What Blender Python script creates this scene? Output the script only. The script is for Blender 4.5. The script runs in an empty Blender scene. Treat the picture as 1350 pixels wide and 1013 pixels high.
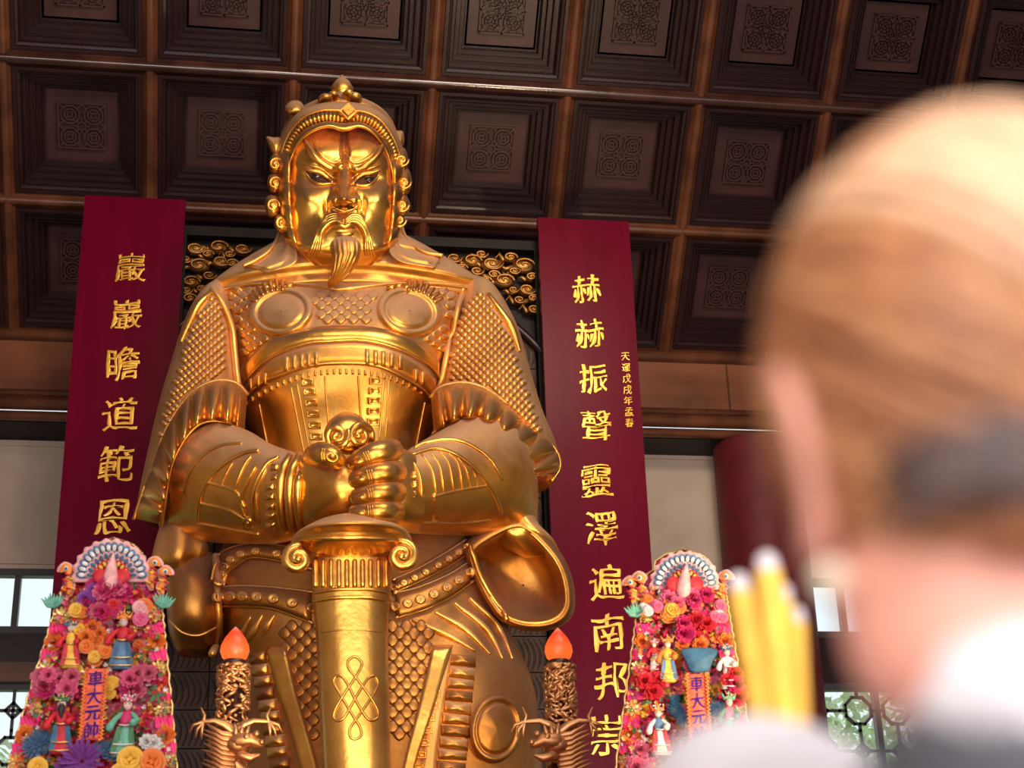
import bpy, math, random
import numpy as np
from mathutils import Vector, Matrix
from mathutils.bvhtree import BVHTree
random.seed(7); rng = np.random.RandomState(7)
SC = bpy.context.scene; COL = SC.collection
PI = math.pi

# ------------------------------------------------------------ camera
F = 2062.0; CX, CY = 675.0, 506.5
YAW, PITCH, ROLL = math.radians(9.736), math.radians(22.226), math.radians(-1.926)
EYE = np.array([0.0, 0.0, 1.45])
_f = np.array([math.sin(YAW)*math.cos(PITCH), math.cos(YAW)*math.cos(PITCH), math.sin(PITCH)])
_r0 = np.array([math.cos(YAW), -math.sin(YAW), 0.0]); _u0 = np.cross(_r0, _f)
_r = _r0*math.cos(ROLL)+_u0*math.sin(ROLL); _u = -_r0*math.sin(ROLL)+_u0*math.cos(ROLL)
cam = bpy.data.cameras.new('camera'); camo = bpy.data.objects.new('camera', cam); COL.objects.link(camo)
camo.matrix_world = Matrix(((_r[0], _u[0], -_f[0], EYE[0]), (_r[1], _u[1], -_f[1], EYE[1]), (_r[2], _u[2], -_f[2], EYE[2]), (0, 0, 0, 1)))
cam.sensor_width = 36; cam.lens = F/1350*36; cam.clip_start = 0.05; cam.clip_end = 300
cam.dof.use_dof = True; cam.dof.focus_distance = 13.6; cam.dof.aperture_fstop = 2.8; cam.dof.aperture_blades = 0
SC.camera = camo
SC.view_settings.view_transform = 'Standard'; SC.view_settings.look = 'None'
SC.view_settings.gamma = 1; SC.view_settings.use_curve_mapping = False
SC.view_settings.exposure = 0.12

# ------------------------------------------------------------ world: overcast daylight outside
wd = bpy.data.worlds.new('overcast'); SC.world = wd; wd.use_nodes = True
wd.node_tree.nodes['Background'].inputs[0].default_value = (0.86, 0.93, 1.0, 1)
wd.node_tree.nodes['Background'].inputs[1].default_value = 1.25

def area(name, loc, target, size, power, color, size_y=None):
    L = bpy.data.lights.new(name, 'AREA'); L.shape = 'RECTANGLE'; L.size = size; L.size_y = size_y or size
    L.energy = power; L.color = color
    o = bpy.data.objects.new(name, L); COL.objects.link(o); o.location = loc
    o.rotation_euler = (Vector(target)-Vector(loc)).to_track_quat('-Z', 'Y').to_euler()
    return o
def spot(name, loc, target, power, color, ang=60, rad=0.15, blend=.6):
    L = bpy.data.lights.new(name, 'SPOT'); L.energy = power; L.color = color; L.spot_size = math.radians(ang)
    L.spot_blend = blend; L.shadow_soft_size = rad
    o = bpy.data.objects.new(name, L); COL.objects.link(o); o.location = loc
    o.rotation_euler = (Vector(target)-Vector(loc)).to_track_quat('-Z', 'Y').to_euler()
    return o
# daylight through the hall's open front behind the visitor
area('door_daylight', (1.0, -3.0, 4.6), (1.5, 13, 5.6), 14, 820, (1.0, 0.84, 0.78), 5)
# unseen light added high at the front, catching everything that faces up
area('added_top_light', (2.0, 2.4, 10.6), (0.9, 13, 7.0), 9, 520, (1.0, 0.82, 0.78), 1.6)
# unseen warm fill lights added to brighten the statue's face
area('face_fill_light', (3.6, 6.2, 11.2), (0.9, 12.8, 8.6), 3.0, 370, (1.0, 0.80, 0.56), 1.6)
area('face_fill_light', (0.2, 5.8, 11.2), (0.9, 12.8, 8.4), 1.2, 110, (1.0, 0.80, 0.56), 1.2)
# warm spotlights on the altar, aimed up at the statue
spot('altar_spot', (4.6, 5.6, 2.4), (0.9, 12.6, 6.4), 950, (1.0, 0.76, 0.44), 70, .25)
spot('altar_spot', (0.4, 6.4, 2.2), (0.9, 12.6, 5.4), 520, (1.0, 0.74, 0.42), 46, .25)

# daylight on the visitor standing near the open front
area('visitor_daylight', (-1.7, -1.9, 2.3), (0.5, 0.7, 1.7), 1.6, 15, (1.0, 0.93, 0.9))

# ------------------------------------------------------------ coordinates
def ray(px, py):
    d = _f*F + _r*(px-CX) - _u*(py-CY); return d
def W(px, py, Y):
    d = ray(px, py); return EYE + d*((Y-EYE[1])/d[1])
def WD(px, py, dist):
    d = ray(px, py); return EYE + d/np.linalg.norm(d)*dist
def proj(P):
    P = np.asarray(P, float)-EYE; z = P@_f
    return np.stack([CX+F*(P@_r)/z, CY-F*(P@_u)/z], -1)
def m_per_px(Y): return Y/0.92/F     # metres that one pixel of the photograph spans at depth Y
def spl(pts, n, closed=False):
    """Catmull-Rom through the rows of pts, resampled to n rows"""
    p = np.asarray(pts, float)
    if p.ndim == 1: p = p[:, None]
    m = len(p)
    if m == 1: return np.repeat(p, n, 0)
    if closed: t = np.linspace(0, m, n, endpoint=False)
    else: t = np.linspace(0, m-1, n)
    i = np.floor(t).astype(int)
    if not closed: i = np.minimum(i, m-2)
    u = (t-i)[:, None]
    if closed: g = lambda k: p[(i+k) % m]
    else:
        q = np.vstack([2*p[0]-p[1], p, 2*p[-1]-p[-2]]); g = lambda k: q[i+1+k]
    a, b, c, d = g(-1), g(0), g(1), g(2)
    return 0.5*((2*b)+(c-a)*u+(2*a-5*b+4*c-d)*u*u+(3*b-a-3*c+d)*u**3)

# ------------------------------------------------------------ object helpers
ORG = {}
def org(o):
    return ORG.get(o.name, np.zeros(3)) if o is not None else np.zeros(3)
def tag(o, label=None, cat=None, group=None, kind=None):
    if label: o['label'] = label
    if cat: o['category'] = cat
    if group: o['group'] = group
    if kind: o['kind'] = kind
    return o
def thing(name, loc, label, cat, group=None):
    o = bpy.data.objects.new(name, None); COL.objects.link(o); o.location = loc; o.empty_display_size = .2
    ORG[o.name] = np.array(loc, float)
    return tag(o, label, cat, group)
class MB:
    def __init__(s): s.v = []; s.f = []; s.n = 0
    def add(s, v, f):
        v = np.asarray(v, float).reshape(-1, 3); s.v.append(v)
        s.f += [tuple(int(i)+s.n for i in q) for q in f]; s.n += len(v); return s
    def box(s, lo, hi):
        a, b = np.minimum(lo, hi), np.maximum(lo, hi)
        v = [(x, y, z) for x in (a[0], b[0]) for y in (a[1], b[1]) for z in (a[2], b[2])]
        return s.add(v, [(0, 1, 3, 2), (4, 6, 7, 5), (0, 4, 5, 1), (2, 3, 7, 6), (0, 2, 6, 4), (1, 5, 7, 3)])
    def obb(s, c, ax, ay, az):
        c, ax, ay, az = map(lambda q: np.asarray(q, float), (c, ax, ay, az))
        v = [c+i*ax+j*ay+k*az for i in (-1, 1) for j in (-1, 1) for k in (-1, 1)]
        return s.add(v, [(0, 1, 3, 2), (4, 6, 7, 5), (0, 4, 5, 1), (2, 3, 7, 6), (0, 2, 6, 4), (1, 5, 7, 3)])
    def grid(s, G, cu=False, cv=False, cap=False):
        """G[nv][nu] points; cu closes along u, cv along v"""
        G = np.asarray(G, float); nv, nu = G.shape[:2]; f = []
        for j in range(nv if cv else nv-1):
            for i in range(nu if cu else nu-1):
                a = j*nu+i; b = j*nu+(i+1) % nu; c = ((j+1) % nv)*nu+(i+1) % nu; d = ((j+1) % nv)*nu+i
                f.append((a, b, c, d))
        if cap:
            f.append(tuple(range(nu))[::-1]); f.append(tuple((nv-1)*nu+i for i in range(nu)))
        return s.add(G.reshape(-1, 3), f)
    def build(s, name, mat, parent=None, smooth=True, kind=None, label=None):
        me = bpy.data.meshes.new(name)
        v = np.vstack(s.v)-org(parent)
        me.from_pydata(v.tolist(), [], s.f); me.update()
        if smooth: me.polygons.foreach_set('use_smooth', [True]*len(me.polygons))
        if mat is not None: me.materials.append(mat)
        o = bpy.data.objects.new(name, me); COL.objects.link(o)
        if parent is not None: o.parent = parent; ORG[o.name] = org(parent)
        if kind: o['kind'] = kind
        if label: o['label'] = label
        return o
    def bvh(s):
        return BVHTree.FromPolygons(np.vstack(s.v).tolist(), s.f)
def frames(P):
    T = np.gradient(P, axis=0); T /= np.linalg.norm(T, axis=1)[:, None]+1e-12
    up = np.array([0, -1., 0]); N = []
    n = np.cross(T[0], up)
    if np.linalg.norm(n) < 1e-3: n = np.cross(T[0], [1, 0, 0])
    n /= np.linalg.norm(n)
    for t in T:
        n = n-t*(n@t); n /= np.linalg.norm(n)+1e-12; N.append(n)
    N = np.array(N); return T, N, np.cross(T, N)
def tube_pts(P, R, nu=10, flat=1.0, caps=True):
    P = np.asarray(P, float); R = np.broadcast_to(np.asarray(R, float), (len(P),)).copy()
    T, N, B = frames(P)
    if caps:
        k = 3; s = [math.sin(PI/2*(i/k)) for i in range(k+1)]
        a0 = [(P[0]-T[0]*R[0]*math.cos(PI/2*i/k), max(R[0]*math.sin(PI/2*i/k), 1e-4), 0) for i in range(k)]
        a1 = [(P[-1]+T[-1]*R[-1]*math.cos(PI/2*i/k), max(R[-1]*math.sin(PI/2*i/k), 1e-4), len(P)-1) for i in range(k)][::-1]
        PP = [a[0] for a in a0]+list(P)+[a[0] for a in a1]; RR = [a[1] for a in a0]+list(R)+[a[1] for a in a1]
        I = [0]*k+list(range(len(P)))+[len(P)-1]*k
        P = np.array(PP); R = np.array(RR); N = N[I]; B = B[I]
    th = np.linspace(0, 2*PI, nu, endpoint=False)
    return P[:, None]+R[:, None, None]*(np.cos(th)[None, :, None]*N[:, None]+flat*np.sin(th)[None, :, None]*B[:, None])
def tube(mb, P, R, nu=10, flat=1.0, caps=True):
    mb.grid(tube_pts(P, R, nu, flat, caps), cu=True); return mb
def ell(mb, c, a, b=None, d=None, nu=14, nv=9, R=None):
    """ellipsoid with semi-axes a, b, d"""
    b = a if b is None else b; d = a if d is None else d
    th = np.linspace(0, 2*PI, nu, endpoint=False); ph = np.linspace(1e-3, PI-1e-3, nv)
    G = np.stack([np.sin(ph)[:, None]*np.cos(th)*a, np.sin(ph)[:, None]*np.sin(th)*b, np.cos(ph)[:, None]*np.ones(nu)*d], -1)
    if R is not None: G = G@np.asarray(R).T
    mb.grid(G+np.asarray(c, float), cu=True); return mb
def lathe(mb, c, prof, nu=24):
    """prof: (radius, z) rows about the vertical axis through c"""
    th = np.linspace(0, 2*PI, nu, endpoint=False)
    G = [[(c[0]+max(r, 1e-4)*math.cos(t), c[1]+max(r, 1e-4)*math.sin(t), c[2]+z) for t in th] for r, z in prof]
    mb.grid(G, cu=True); return mb
def vnoise(P, s, seed=0):
    """cheap smooth noise for sculpted surfaces"""
    P = np.asarray(P)*s; r = np.random.RandomState(seed); o = 0
    for k in range(6):
        d = r.randn(3); d *= (0.7+0.5*k)/np.linalg.norm(d); o = o+np.sin(P@d+r.rand()*6.28)/(1+.4*k)
    return o/3

# ------------------------------------------------------------ materials
def mat(name, col, rough=.5, metal=0, spec=.5, var=0, vscale=4, bump=0, bscale=40, coat=0, emit=None, es=0, stretch=None, trans=0, col2=None, sheen=0):
    m = bpy.data.materials.new(name); m.use_nodes = True; N = m.node_tree.nodes; L = m.node_tree.links
    b = N['Principled BSDF']; b.inputs['Base Color'].default_value = (*col, 1); b.inputs['Roughness'].default_value = rough
    b.inputs['Metallic'].default_value = metal; b.inputs['Specular IOR Level'].default_value = spec
    b.inputs['Coat Weight'].default_value = coat; b.inputs['Coat Roughness'].default_value = .15
    b.inputs['Transmission Weight'].default_value = trans
    if emit: b.inputs['Emission Color'].default_value = (*emit, 1); b.inputs['Emission Strength'].default_value = es
    if var or bump:
        tc = N.new('ShaderNodeTexCoord'); mp = N.new('ShaderNodeMapping'); L.new(tc.outputs['Object'], mp.inputs[0])
        if stretch: mp.inputs['Scale'].default_value = stretch
    if var:
        n = N.new('ShaderNodeTexNoise'); n.inputs['Scale'].default_value = vscale; n.inputs['Detail'].default_value = 5
        L.new(mp.outputs[0], n.inputs['Vector'])
        mx = N.new('ShaderNodeMix'); mx.data_type = 'RGBA'
        c2 = col2 or tuple(max(0, c*(1-var)) for c in col)
        mx.inputs[6].default_value = (*c2, 1); mx.inputs[7].default_value = (*(tuple(min(1, c*(1+var*.6)) for c in col) if not col2 else col), 1)
        cr = N.new('ShaderNodeMapRange'); cr.inputs[1].default_value = .35; cr.inputs[2].default_value = .65
        L.new(n.outputs[0], cr.inputs[0]); L.new(cr.outputs[0], mx.inputs[0]); L.new(mx.outputs[2], b.inputs['Base Color'])
    if bump:
        n2 = N.new('ShaderNodeTexNoise'); n2.inputs['Scale'].default_value = bscale; n2.inputs['Detail'].default_value = 3
        L.new(mp.outputs[0], n2.inputs['Vector']); bp = N.new('ShaderNodeBump'); bp.inputs['Strength'].default_value = bump
        bp.inputs['Distance'].default_value = .02; L.new(n2.outputs[0], bp.inputs['Height']); L.new(bp.outputs[0], b.inputs['Normal'])
    return m
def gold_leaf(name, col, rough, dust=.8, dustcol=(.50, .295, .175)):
    """gold leaf with soft wear; dust has settled where the surface faces up"""
    m = bpy.data.materials.new(name); m.use_nodes = True; N = m.node_tree.nodes; L = m.node_tree.links
    b = N['Principled BSDF']; b.inputs['Metallic'].default_value = 1; b.inputs['Roughness'].default_value = rough
    tc = N.new('ShaderNodeTexCoord')
    n = N.new('ShaderNodeTexNoise'); n.inputs['Scale'].default_value = 2.2; n.inputs['Detail'].default_value = 7; L.new(tc.outputs['Object'], n.inputs['Vector'])
    mx = N.new('ShaderNodeMix'); mx.data_type = 'RGBA'; mx.inputs[6].default_value = (col[0]*.72, col[1]*.6, col[2]*.5, 1); mx.inputs[7].default_value = (*col, 1)
    r = N.new('ShaderNodeMapRange'); r.inputs[1].default_value = .38; r.inputs[2].default_value = .6; L.new(n.outputs[0], r.inputs[0]); L.new(r.outputs[0], mx.inputs[0])
    L.new(mx.outputs[2], b.inputs['Base Color'])
    rr = N.new('ShaderNodeMapRange'); rr.inputs[3].default_value = rough+.1; rr.inputs[4].default_value = rough-.06; L.new(n.outputs[0], rr.inputs[0]); L.new(rr.outputs[0], b.inputs['Roughness'])
    n2 = N.new('ShaderNodeTexNoise'); n2.inputs['Scale'].default_value = 14; n2.inputs['Detail'].default_value = 6; L.new(tc.outputs['Object'], n2.inputs['Vector'])
    bp = N.new('ShaderNodeBump'); bp.inputs['Strength'].default_value = .16; bp.inputs['Distance'].default_value = .02; L.new(n2.outputs[0], bp.inputs['Height'])
    L.new(bp.outputs[0], b.inputs['Normal'])
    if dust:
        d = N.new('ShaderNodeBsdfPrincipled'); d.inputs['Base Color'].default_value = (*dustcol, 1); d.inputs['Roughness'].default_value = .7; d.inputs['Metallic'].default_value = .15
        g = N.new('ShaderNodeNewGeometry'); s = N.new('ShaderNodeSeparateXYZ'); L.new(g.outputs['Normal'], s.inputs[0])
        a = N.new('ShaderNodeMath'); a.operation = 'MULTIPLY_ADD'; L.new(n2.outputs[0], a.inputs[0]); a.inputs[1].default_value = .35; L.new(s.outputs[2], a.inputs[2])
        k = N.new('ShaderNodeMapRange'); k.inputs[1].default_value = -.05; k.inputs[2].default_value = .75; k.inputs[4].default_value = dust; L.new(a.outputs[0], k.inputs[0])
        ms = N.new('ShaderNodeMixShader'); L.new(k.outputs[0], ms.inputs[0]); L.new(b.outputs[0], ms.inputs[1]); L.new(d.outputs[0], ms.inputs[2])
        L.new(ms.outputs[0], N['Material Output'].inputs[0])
    return m
M = dict(
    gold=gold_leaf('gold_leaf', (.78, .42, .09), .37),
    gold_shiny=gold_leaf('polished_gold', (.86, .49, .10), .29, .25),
    gold_dark=gold_leaf('shaded_gold', (.46, .215, .05), .40, .45, (.32, .17, .10)),  # darker copy of the gold: lower-body shade put into its colour
    wood=mat('varnished_dark_wood', (.026, .010, .012), .30, spec=.40, var=.15, vscale=3, stretch=(1, 1, 6), bump=.05),
    rib=mat('reddish_brown_wood', (.140, .046, .021), .34, var=.45, vscale=2.5, bump=.1, coat=.12),
    ribgloss=mat('polished_brown_moulding', (.07, .028, .022), .16, spec=.8, var=.4, vscale=2.5, coat=.6),
    panel=mat('dark_brown_panel', (.070, .026, .028), .38, var=.25, vscale=2),
    fascia=mat('brown_lacquered_board', (.21, .075, .04), .32, var=.5, vscale=1.6, stretch=(.5, 1, 1), coat=.3),
    plaster=mat('cream_plaster', (.62, .50, .42), .8, var=.12, vscale=1.5, bump=.1, bscale=10),
    maroon=mat('maroon_lacquer', (.125, .001, .018), .28, spec=.09, var=.12, vscale=2, stretch=(4, 4, .4)),
    dark=mat('black_stained_wood', (.012, .008, .009), .5, spec=.2, var=.3),
    frame=mat('grey_window_frame', (.05, .045, .05), .4),
    stone=mat('dark_carved_board', (.060, .030, .022), .5, spec=.3, var=.5, vscale=4, bump=.2),
    floor=mat('grey_stone_floor', (.22, .19, .17), .4, var=.2),
    redcol=mat('red_painted_column', (.15, .008, .014), .6, var=.15),
    redlacquer=mat('red_lacquer', (.35, .02, .02), .3, var=.1, coat=.3),
)
def glass_mat():
    m = bpy.data.materials.new('window_glass'); m.use_nodes = True; N = m.node_tree.nodes; L = m.node_tree.links
    N.remove(N['Principled BSDF']); t = N.new('ShaderNodeBsdfTransparent'); t.inputs[0].default_value = (.93, .96, .95, 1)
    g = N.new('ShaderNodeBsdfGlossy'); g.inputs['Roughness'].default_value = .05; x = N.new('ShaderNodeMixShader'); x.inputs[0].default_value = .07
    L.new(t.outputs[0], x.inputs[1]); L.new(g.outputs[0], x.inputs[2]); L.new(x.outputs[0], N['Material Output'].inputs[0]); return m
M['glass'] = glass_mat()
# ============================================================ THE HALL
CELL = 1.6; SL = 0.779; CH = 1.029*CELL
O0 = EYE+np.array([-1.86, 9.613, 6.33])*CELL            # crossing of the first column rib and first row rib in view
UX = np.array([1., 0, 0]); VX = np.array([0, math.cos(SL), -math.sin(SL)]); NX = np.array([0, math.sin(SL), math.cos(SL)])
def CP(u, v, h=0.0): return O0+UX*u*CELL+VX*v*CH+NX*h*CELL       # u, v in cells, h up into the roof
U0, U1, V0, V1 = -3, 10, -3, 2
ceiling = MB().obb(CP((U0+U1)/2, (V0+V1)/2, .33), UX*(U1-U0)/2*CELL, VX*(V1-V0)/2*CH, NX*.03*CELL).build('ceiling', M['wood'], smooth=False, kind='structure')
def local_obj(name, mb, m, parent, mw, smooth=False):
    o = mb.build(name, m, None, smooth); o.parent = parent; o.matrix_local = mw; return o
def place(o, parent):
    c = o.copy(); COL.objects.link(c); c.parent = parent; return c
CB = Matrix(((UX[0], VX[0], NX[0], 0), (UX[1], VX[1], NX[1], 0), (UX[2], VX[2], NX[2], 0), (0, 0, 0, 1)))
prof = [(.055, 0), (.058, -.014), (.082, -.014), (.086, .006), (.104, .010), (.112, .035), (.112, .075), (.138, .075), (.142, .066), (.150, .066), (.152, .125), (.178, .125), (.180, .114), (.188, .114),
        (.190, .17), (.212, .17), (.214, .16), (.220, .16), (.222, .235), (.25, .235)]
mb = MB(); G = []
for ins, h in prof:
    a = .5-ins
    G.append([(-a*CELL, -a*CH, h*CELL), (a*CELL, -a*CH, h*CELL), (a*CELL, a*CH, h*CELL), (-a*CELL, a*CH, h*CELL)])
mb.grid(G, cu=True)
coffer0 = local_obj('coffer', mb, M['wood'], ceiling, Matrix())
mb = MB(); a = .265
mb.add([(-a*CELL, -a*CH, .235*CELL), (a*CELL, -a*CH, .235*CELL), (a*CELL, a*CH, .235*CELL), (-a*CELL, a*CH, .235*CELL)], [(0, 1, 2, 3)])
panel0 = local_obj('coffer_panel', mb, M['panel'], coffer0, Matrix())
# knotwork carved on the panel: four octagons, linking bars and corner diagonals
mb = MB(); S = .165*CELL; zt = .235*CELL; wv = .0066*CELL
def cbar(x0, y0, x1, y1, w=wv, t=.030*CELL):
    d = np.array([x1-x0, y1-y0]); l = np.linalg.norm(d); d /= l; n = np.array([-d[1], d[0]])
    mb.obb(((x0+x1)/2*1, (y0+y1)/2, zt-t/2), (d[0]*(l/2+w*.6), d[1]*(l/2+w*.6), 0), (n[0]*w, n[1]*w, 0), (0, 0, t/2))
for x0, y0, x1, y1 in ((-S, -S, S, -S), (S, -S, S, S), (S, S, -S, S), (-S, S, -S, -S)): cbar(x0, y0, x1, y1)
q = S/2
for sx in (-1, 1):
    for sy in (-1, 1):
        cx, cy = sx*q, sy*q
        for R_ in (q*.84, q*.5):
            pts = [(cx+R_*math.cos(PI/8+k*PI/4), cy+R_*math.sin(PI/8+k*PI/4)) for k in range(8)]
            for k in range(8): cbar(*pts[k], *pts[(k+1) % 8])
        cbar(cx+sx*q*.62, cy+sy*q*.62, sx*S, sy*S)
        for w_ in (0, 1):
            d = q*.2
            cbar(cx-d, cy-d+2*d*w_, cx+d, cy-d+2*d*w_); cbar(cx-d+2*d*w_, cy-d, cx-d+2*d*w_, cy+d)
pts = [(.36*q*math.cos(k*PI/4), .36*q*math.sin(k*PI/4)) for k in range(8)]
for k in range(8): cbar(*pts[k], *pts[(k+1) % 8]); cbar(*pts[k], pts[k][0]*1.9, pts[k][1]*1.9)
for k in range(4):
    c, s_ = math.cos(k*PI/2), math.sin(k*PI/2)
    cbar(c*.8*S-s_*.16*S, s_*.8*S+c*.16*S, c*S, s_*S); cbar(c*.8*S+s_*.16*S, s_*.8*S-c*.16*S, c*S, s_*S)
knot0 = local_obj('carved_knotwork', mb, M['panel'], coffer0, Matrix())
first = True
for j in range(V0, V1):
    for i in range(U0, U1):
        p = CP(i+.5, j+.5); mw = CB.copy(); mw.translation = p
        if first: coffer0.matrix_local = mw; first = False; continue
        c = place(coffer0, ceiling); c.matrix_local = mw; place(panel0, c); place(knot0, c)
# ribs: rounded battens along every joint, with a flat board behind each
def rib(p, q, r, up, name='ceiling_rib', wide=.055):
    p, q = np.array(p), np.array(q); mb = MB(); d = (q-p)/np.linalg.norm(q-p); side = np.cross(d, up)
    th = np.linspace(0, PI, 9); pr = [(-wide*CELL, .02*CELL), (-wide*CELL, 0.0), (-r*1.35, 0), (-r*1.3, -r*.25)]+[(-r*math.cos(t), -r*.3-r*.95*math.sin(t)) for t in th]+[(r*1.3, -r*.25), (r*1.35, 0), (wide*CELL, 0.0), (wide*CELL, .02*CELL)]
    mb.grid([[a+side*x+up*z for x, z in pr] for a in (p, q)]); return mb.build(name, M['ribgloss'] if name == 'cross_rib' else M['rib'], ceiling, True)
for i in range(U0, U1+1): rib(CP(i, V0), CP(i, V1), .032*CELL, NX)
for j in range(V0, V1): rib(CP(U0, j), CP(U1, j), .042*CELL if j == 0 else .034*CELL, NX, 'cross_rib' if j == 0 else 'ceiling_rib')
for j in range(V0, V1+1):
    for i in range(U0, U1+1):
        pass
# entablature under the slope: fascia, roll moulding, dark soffit band
LW, RW = CP(U0, 0)[0]+.3, CP(U1, 0)[0]-.3
E0 = CP(0, V1); YF = E0[1]; ZF = E0[2]
def zat(px, py, Y): return W(px, py, Y)[2]
def hroll(name, y, z, r, m, sx=1.0, sz=1.0):
    mb = MB(); th = np.linspace(0, 2*PI, 16, endpoint=False)
    mb.grid([[(x, y+r*sx*math.cos(t), z+r*sz*math.sin(t)) for t in th] for x in (LW, RW)], cu=True, cap=True)
    return mb.build(name, m, None, True, kind='structure')
hroll('trim_1', YF-.02, ZF-.03, .075, M['rib'])
zb = zat(60, 515, YF+.02)
MB().box((LW, YF, zb), (RW, YF+.5, ZF+.1)).build('trim_2', M['fascia'], smooth=False, kind='structure')
# joints and small cover strips on the fascia board
fz = bpy.data.objects['trim_2']
for i in range(U0, U1+1, 2):
    x = CP(i+.5, 0)[0]; MB().box((x-.012, YF-.012, zb), (x+.012, YF+.01, ZF-.05)).build('cover_strip', M['rib'], fz, False)
z1 = zat(60, 522, YF); z2 = zat(60, 533, YF); z3 = zat(60, 547, YF)
hroll('trim_3', YF-.01, z1+.02, .05, M['rib']); hroll('trim_4', YF-.05, z2-.01, .085, M['rib']); hroll('trim_5', YF+.0, z3-.02, .06, M['rib'])
YWALL = 18.4
zw = zat(40, 572, YWALL); zd = z3-.08
MB().box((LW, YF+.05, zd-.0), (RW, YWALL+.3, zd+.12)).build('trim_6', M['dark'], smooth=False, kind='structure')
MB().box((LW, YWALL-.04, zw), (RW, YWALL+.3, zd+.02)).build('trim_7', M['dark'], smooth=False, kind='structure')
# back wall with its window openings
mb = MB()
zu1 = zat(40, 750, YWALL); zu0 = zat(40, 872, YWALL); zl1 = zat(40, 900, YWALL); zl0 = .9
xl0 = LW+.4; xl1 = W(66, 800, YWALL)[0]+.9
xr0 = W(1040, 950, YWALL)[0]-.4; xr1 = RW-.6
wallT = .22
def wbox(x0, x1, z0, z1, y0=YWALL, y1=YWALL+wallT): mb.box((x0, y0, z0), (x1, y1, z1))
wbox(LW, RW, zu1, zw+.1); wbox(LW, xl0, 0, zu1); wbox(xl1, xr0, 0, zu1); wbox(xr1, RW, 0, zu1)
wbox(xl0, xl1, 0, zl0); wbox(xr0, xr1, 0, zl0)
wall = mb.build('wall_back', M['plaster'], smooth=False, kind='structure')
# thin moulding that frames the plaster panels
def frame_panel(x0, x1, z0, z1, w=.05, name='panel_moulding'):
    mb = MB(); y0, y1 = YWALL-.03, YWALL+.01
    mb.box((x0, y0, z0), (x0+w, y1, z1)); mb.box((x1-w, y0, z0), (x1, y1, z1)); mb.box((x0+w, y0, z1-w), (x1-w, y1, z1)); mb.box((x0+w, y0, z0), (x1-w, y1, z0+w))
    mb.build(name, M['plaster'], wall, False)
frame_panel(W(800, 700, YWALL)[0], W(948, 600, YWALL)[0]+.02, zu0-1.2, zat(853, 597, YWALL)-.0, .09)
frame_panel(LW+.3, W(100, 650, YWALL)[0]+1.2, zu1+.05, zw-.12, .05)
wi = [0]
def window(x0, x1, z0, z1, nx, lattice=False):
    """timber frame with glass panes; the lattice windows carry octagonal tracery"""
    wi[0] += 1; y = YWALL+.08; w = .085
    mb = MB(); mb.box((x0, y-.08, z0), (x1, y+.06, z0+w)).box((x0, y-.08, z1-w), (x1, y+.06, z1))
    mb.box((x0, y-.08, z0+w), (x0+w, y+.06, z1-w)).box((x1-w, y-.08, z0+w), (x1, y+.06, z1-w))
    wo = mb.build('window_%d' % wi[0], M['frame'], smooth=False, kind='structure')
    px = np.linspace(x0+w, x1-w, nx+1)
    for k in range(nx):
        if k: MB().box((px[k]-.035, y-.06, z0+w), (px[k]+.035, y+.05, z1-w)).build('mullion', M['frame'], wo, False)
        MB().box((px[k], y-.004, z0+w), (px[k+1], y+.004, z1-w)).build('glass_pane', M['glass'], wo, False)
        if lattice:
            mb = MB(); t = .017; cw = (px[k+1]-px[k]); cell = cw/max(1, round(cw/.50)); na = int(round(cw/cell)); nb = int((z1-z0-2*w)/cell)+1
            def seg(a, b):
                a, b = np.array(a), np.array(b); a = np.array([np.clip(a[0], px[k], px[k+1]), np.clip(a[1], z0+w, z1-w)]); b = np.array([np.clip(b[0], px[k], px[k+1]), np.clip(b[1], z0+w, z1-w)])
                d = b-a; l = np.linalg.norm(d)
                if l < .02: return
                d /= l; mb.obb(((a[0]+b[0])/2, y-.03, (a[1]+b[1])/2), (d[0]*l/2+d[0]*t, 0, d[1]*l/2+d[1]*t), (0, .02, 0), (-d[1]*t, 0, d[0]*t))
            for i in range(na):
                for j in range(nb):
                    cx = px[k]+(i+.5)*cell; cz = z1-w-(j+.5)*cell; R_ = cell*.33; e = cell/2
                    if (i+j) % 2 == 0:
                        P8 = [(cx+R_*math.cos(PI/8+q*PI/4)*1.08, cz+R_*math.sin(PI/8+q*PI/4)*1.08) for q in range(8)]
                        for q in range(8): seg(P8[q], P8[(q+1) % 8])
                        for a, b in ((1, 0), (-1, 0), (0, 1), (0, -1)): seg((cx+a*R_, cz+b*R_), (cx+a*e, cz+b*e))
                    else:
                        seg((cx-e, cz), (cx+e, cz)); seg((cx, cz-e), (cx, cz+e)); h = e*.38
                        for a, b in ((1, 1), (-1, 1), (1, -1), (-1, -1)): seg((cx+a*h, cz), (cx, cz+b*h))
            if mb.n: mb.build('lattice', M['frame'], wo, False)
n_l = int(round((xl1-xl0)/.62)); window(xl0, xl1, zu0+.32, zu1, max(2, n_l)); n_r = int(round((xr1-xr0)/.62))
xa = W(9, 780, YWALL)[0]
MB().box((xl0, YWALL-.02, zl1), (xl1, YWALL+wallT, zu0+.32)).build('trim_8', M['wood'], smooth=False, kind='structure')
MB().box((xr0, YWALL-.02, zl1), (xr1, YWALL+wallT, zu0+.32)).build('trim_9', M['wood'], smooth=False, kind='structure')
window(xr0, xr1, zu0+.32, zu1, max(2, n_r))
window(xl0, xl1, zl0, zl1, 3, True); window(xr0, xr1, zl0, zl1, 4, True)
# the beam that crosses in front of the windows on the left
MB().box((LW, YWALL-.16, zl1-.02), (xl1+.2, YWALL-.02, zl1+.20)).build('trim_10', M['fascia'], smooth=False, kind='structure')
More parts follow.
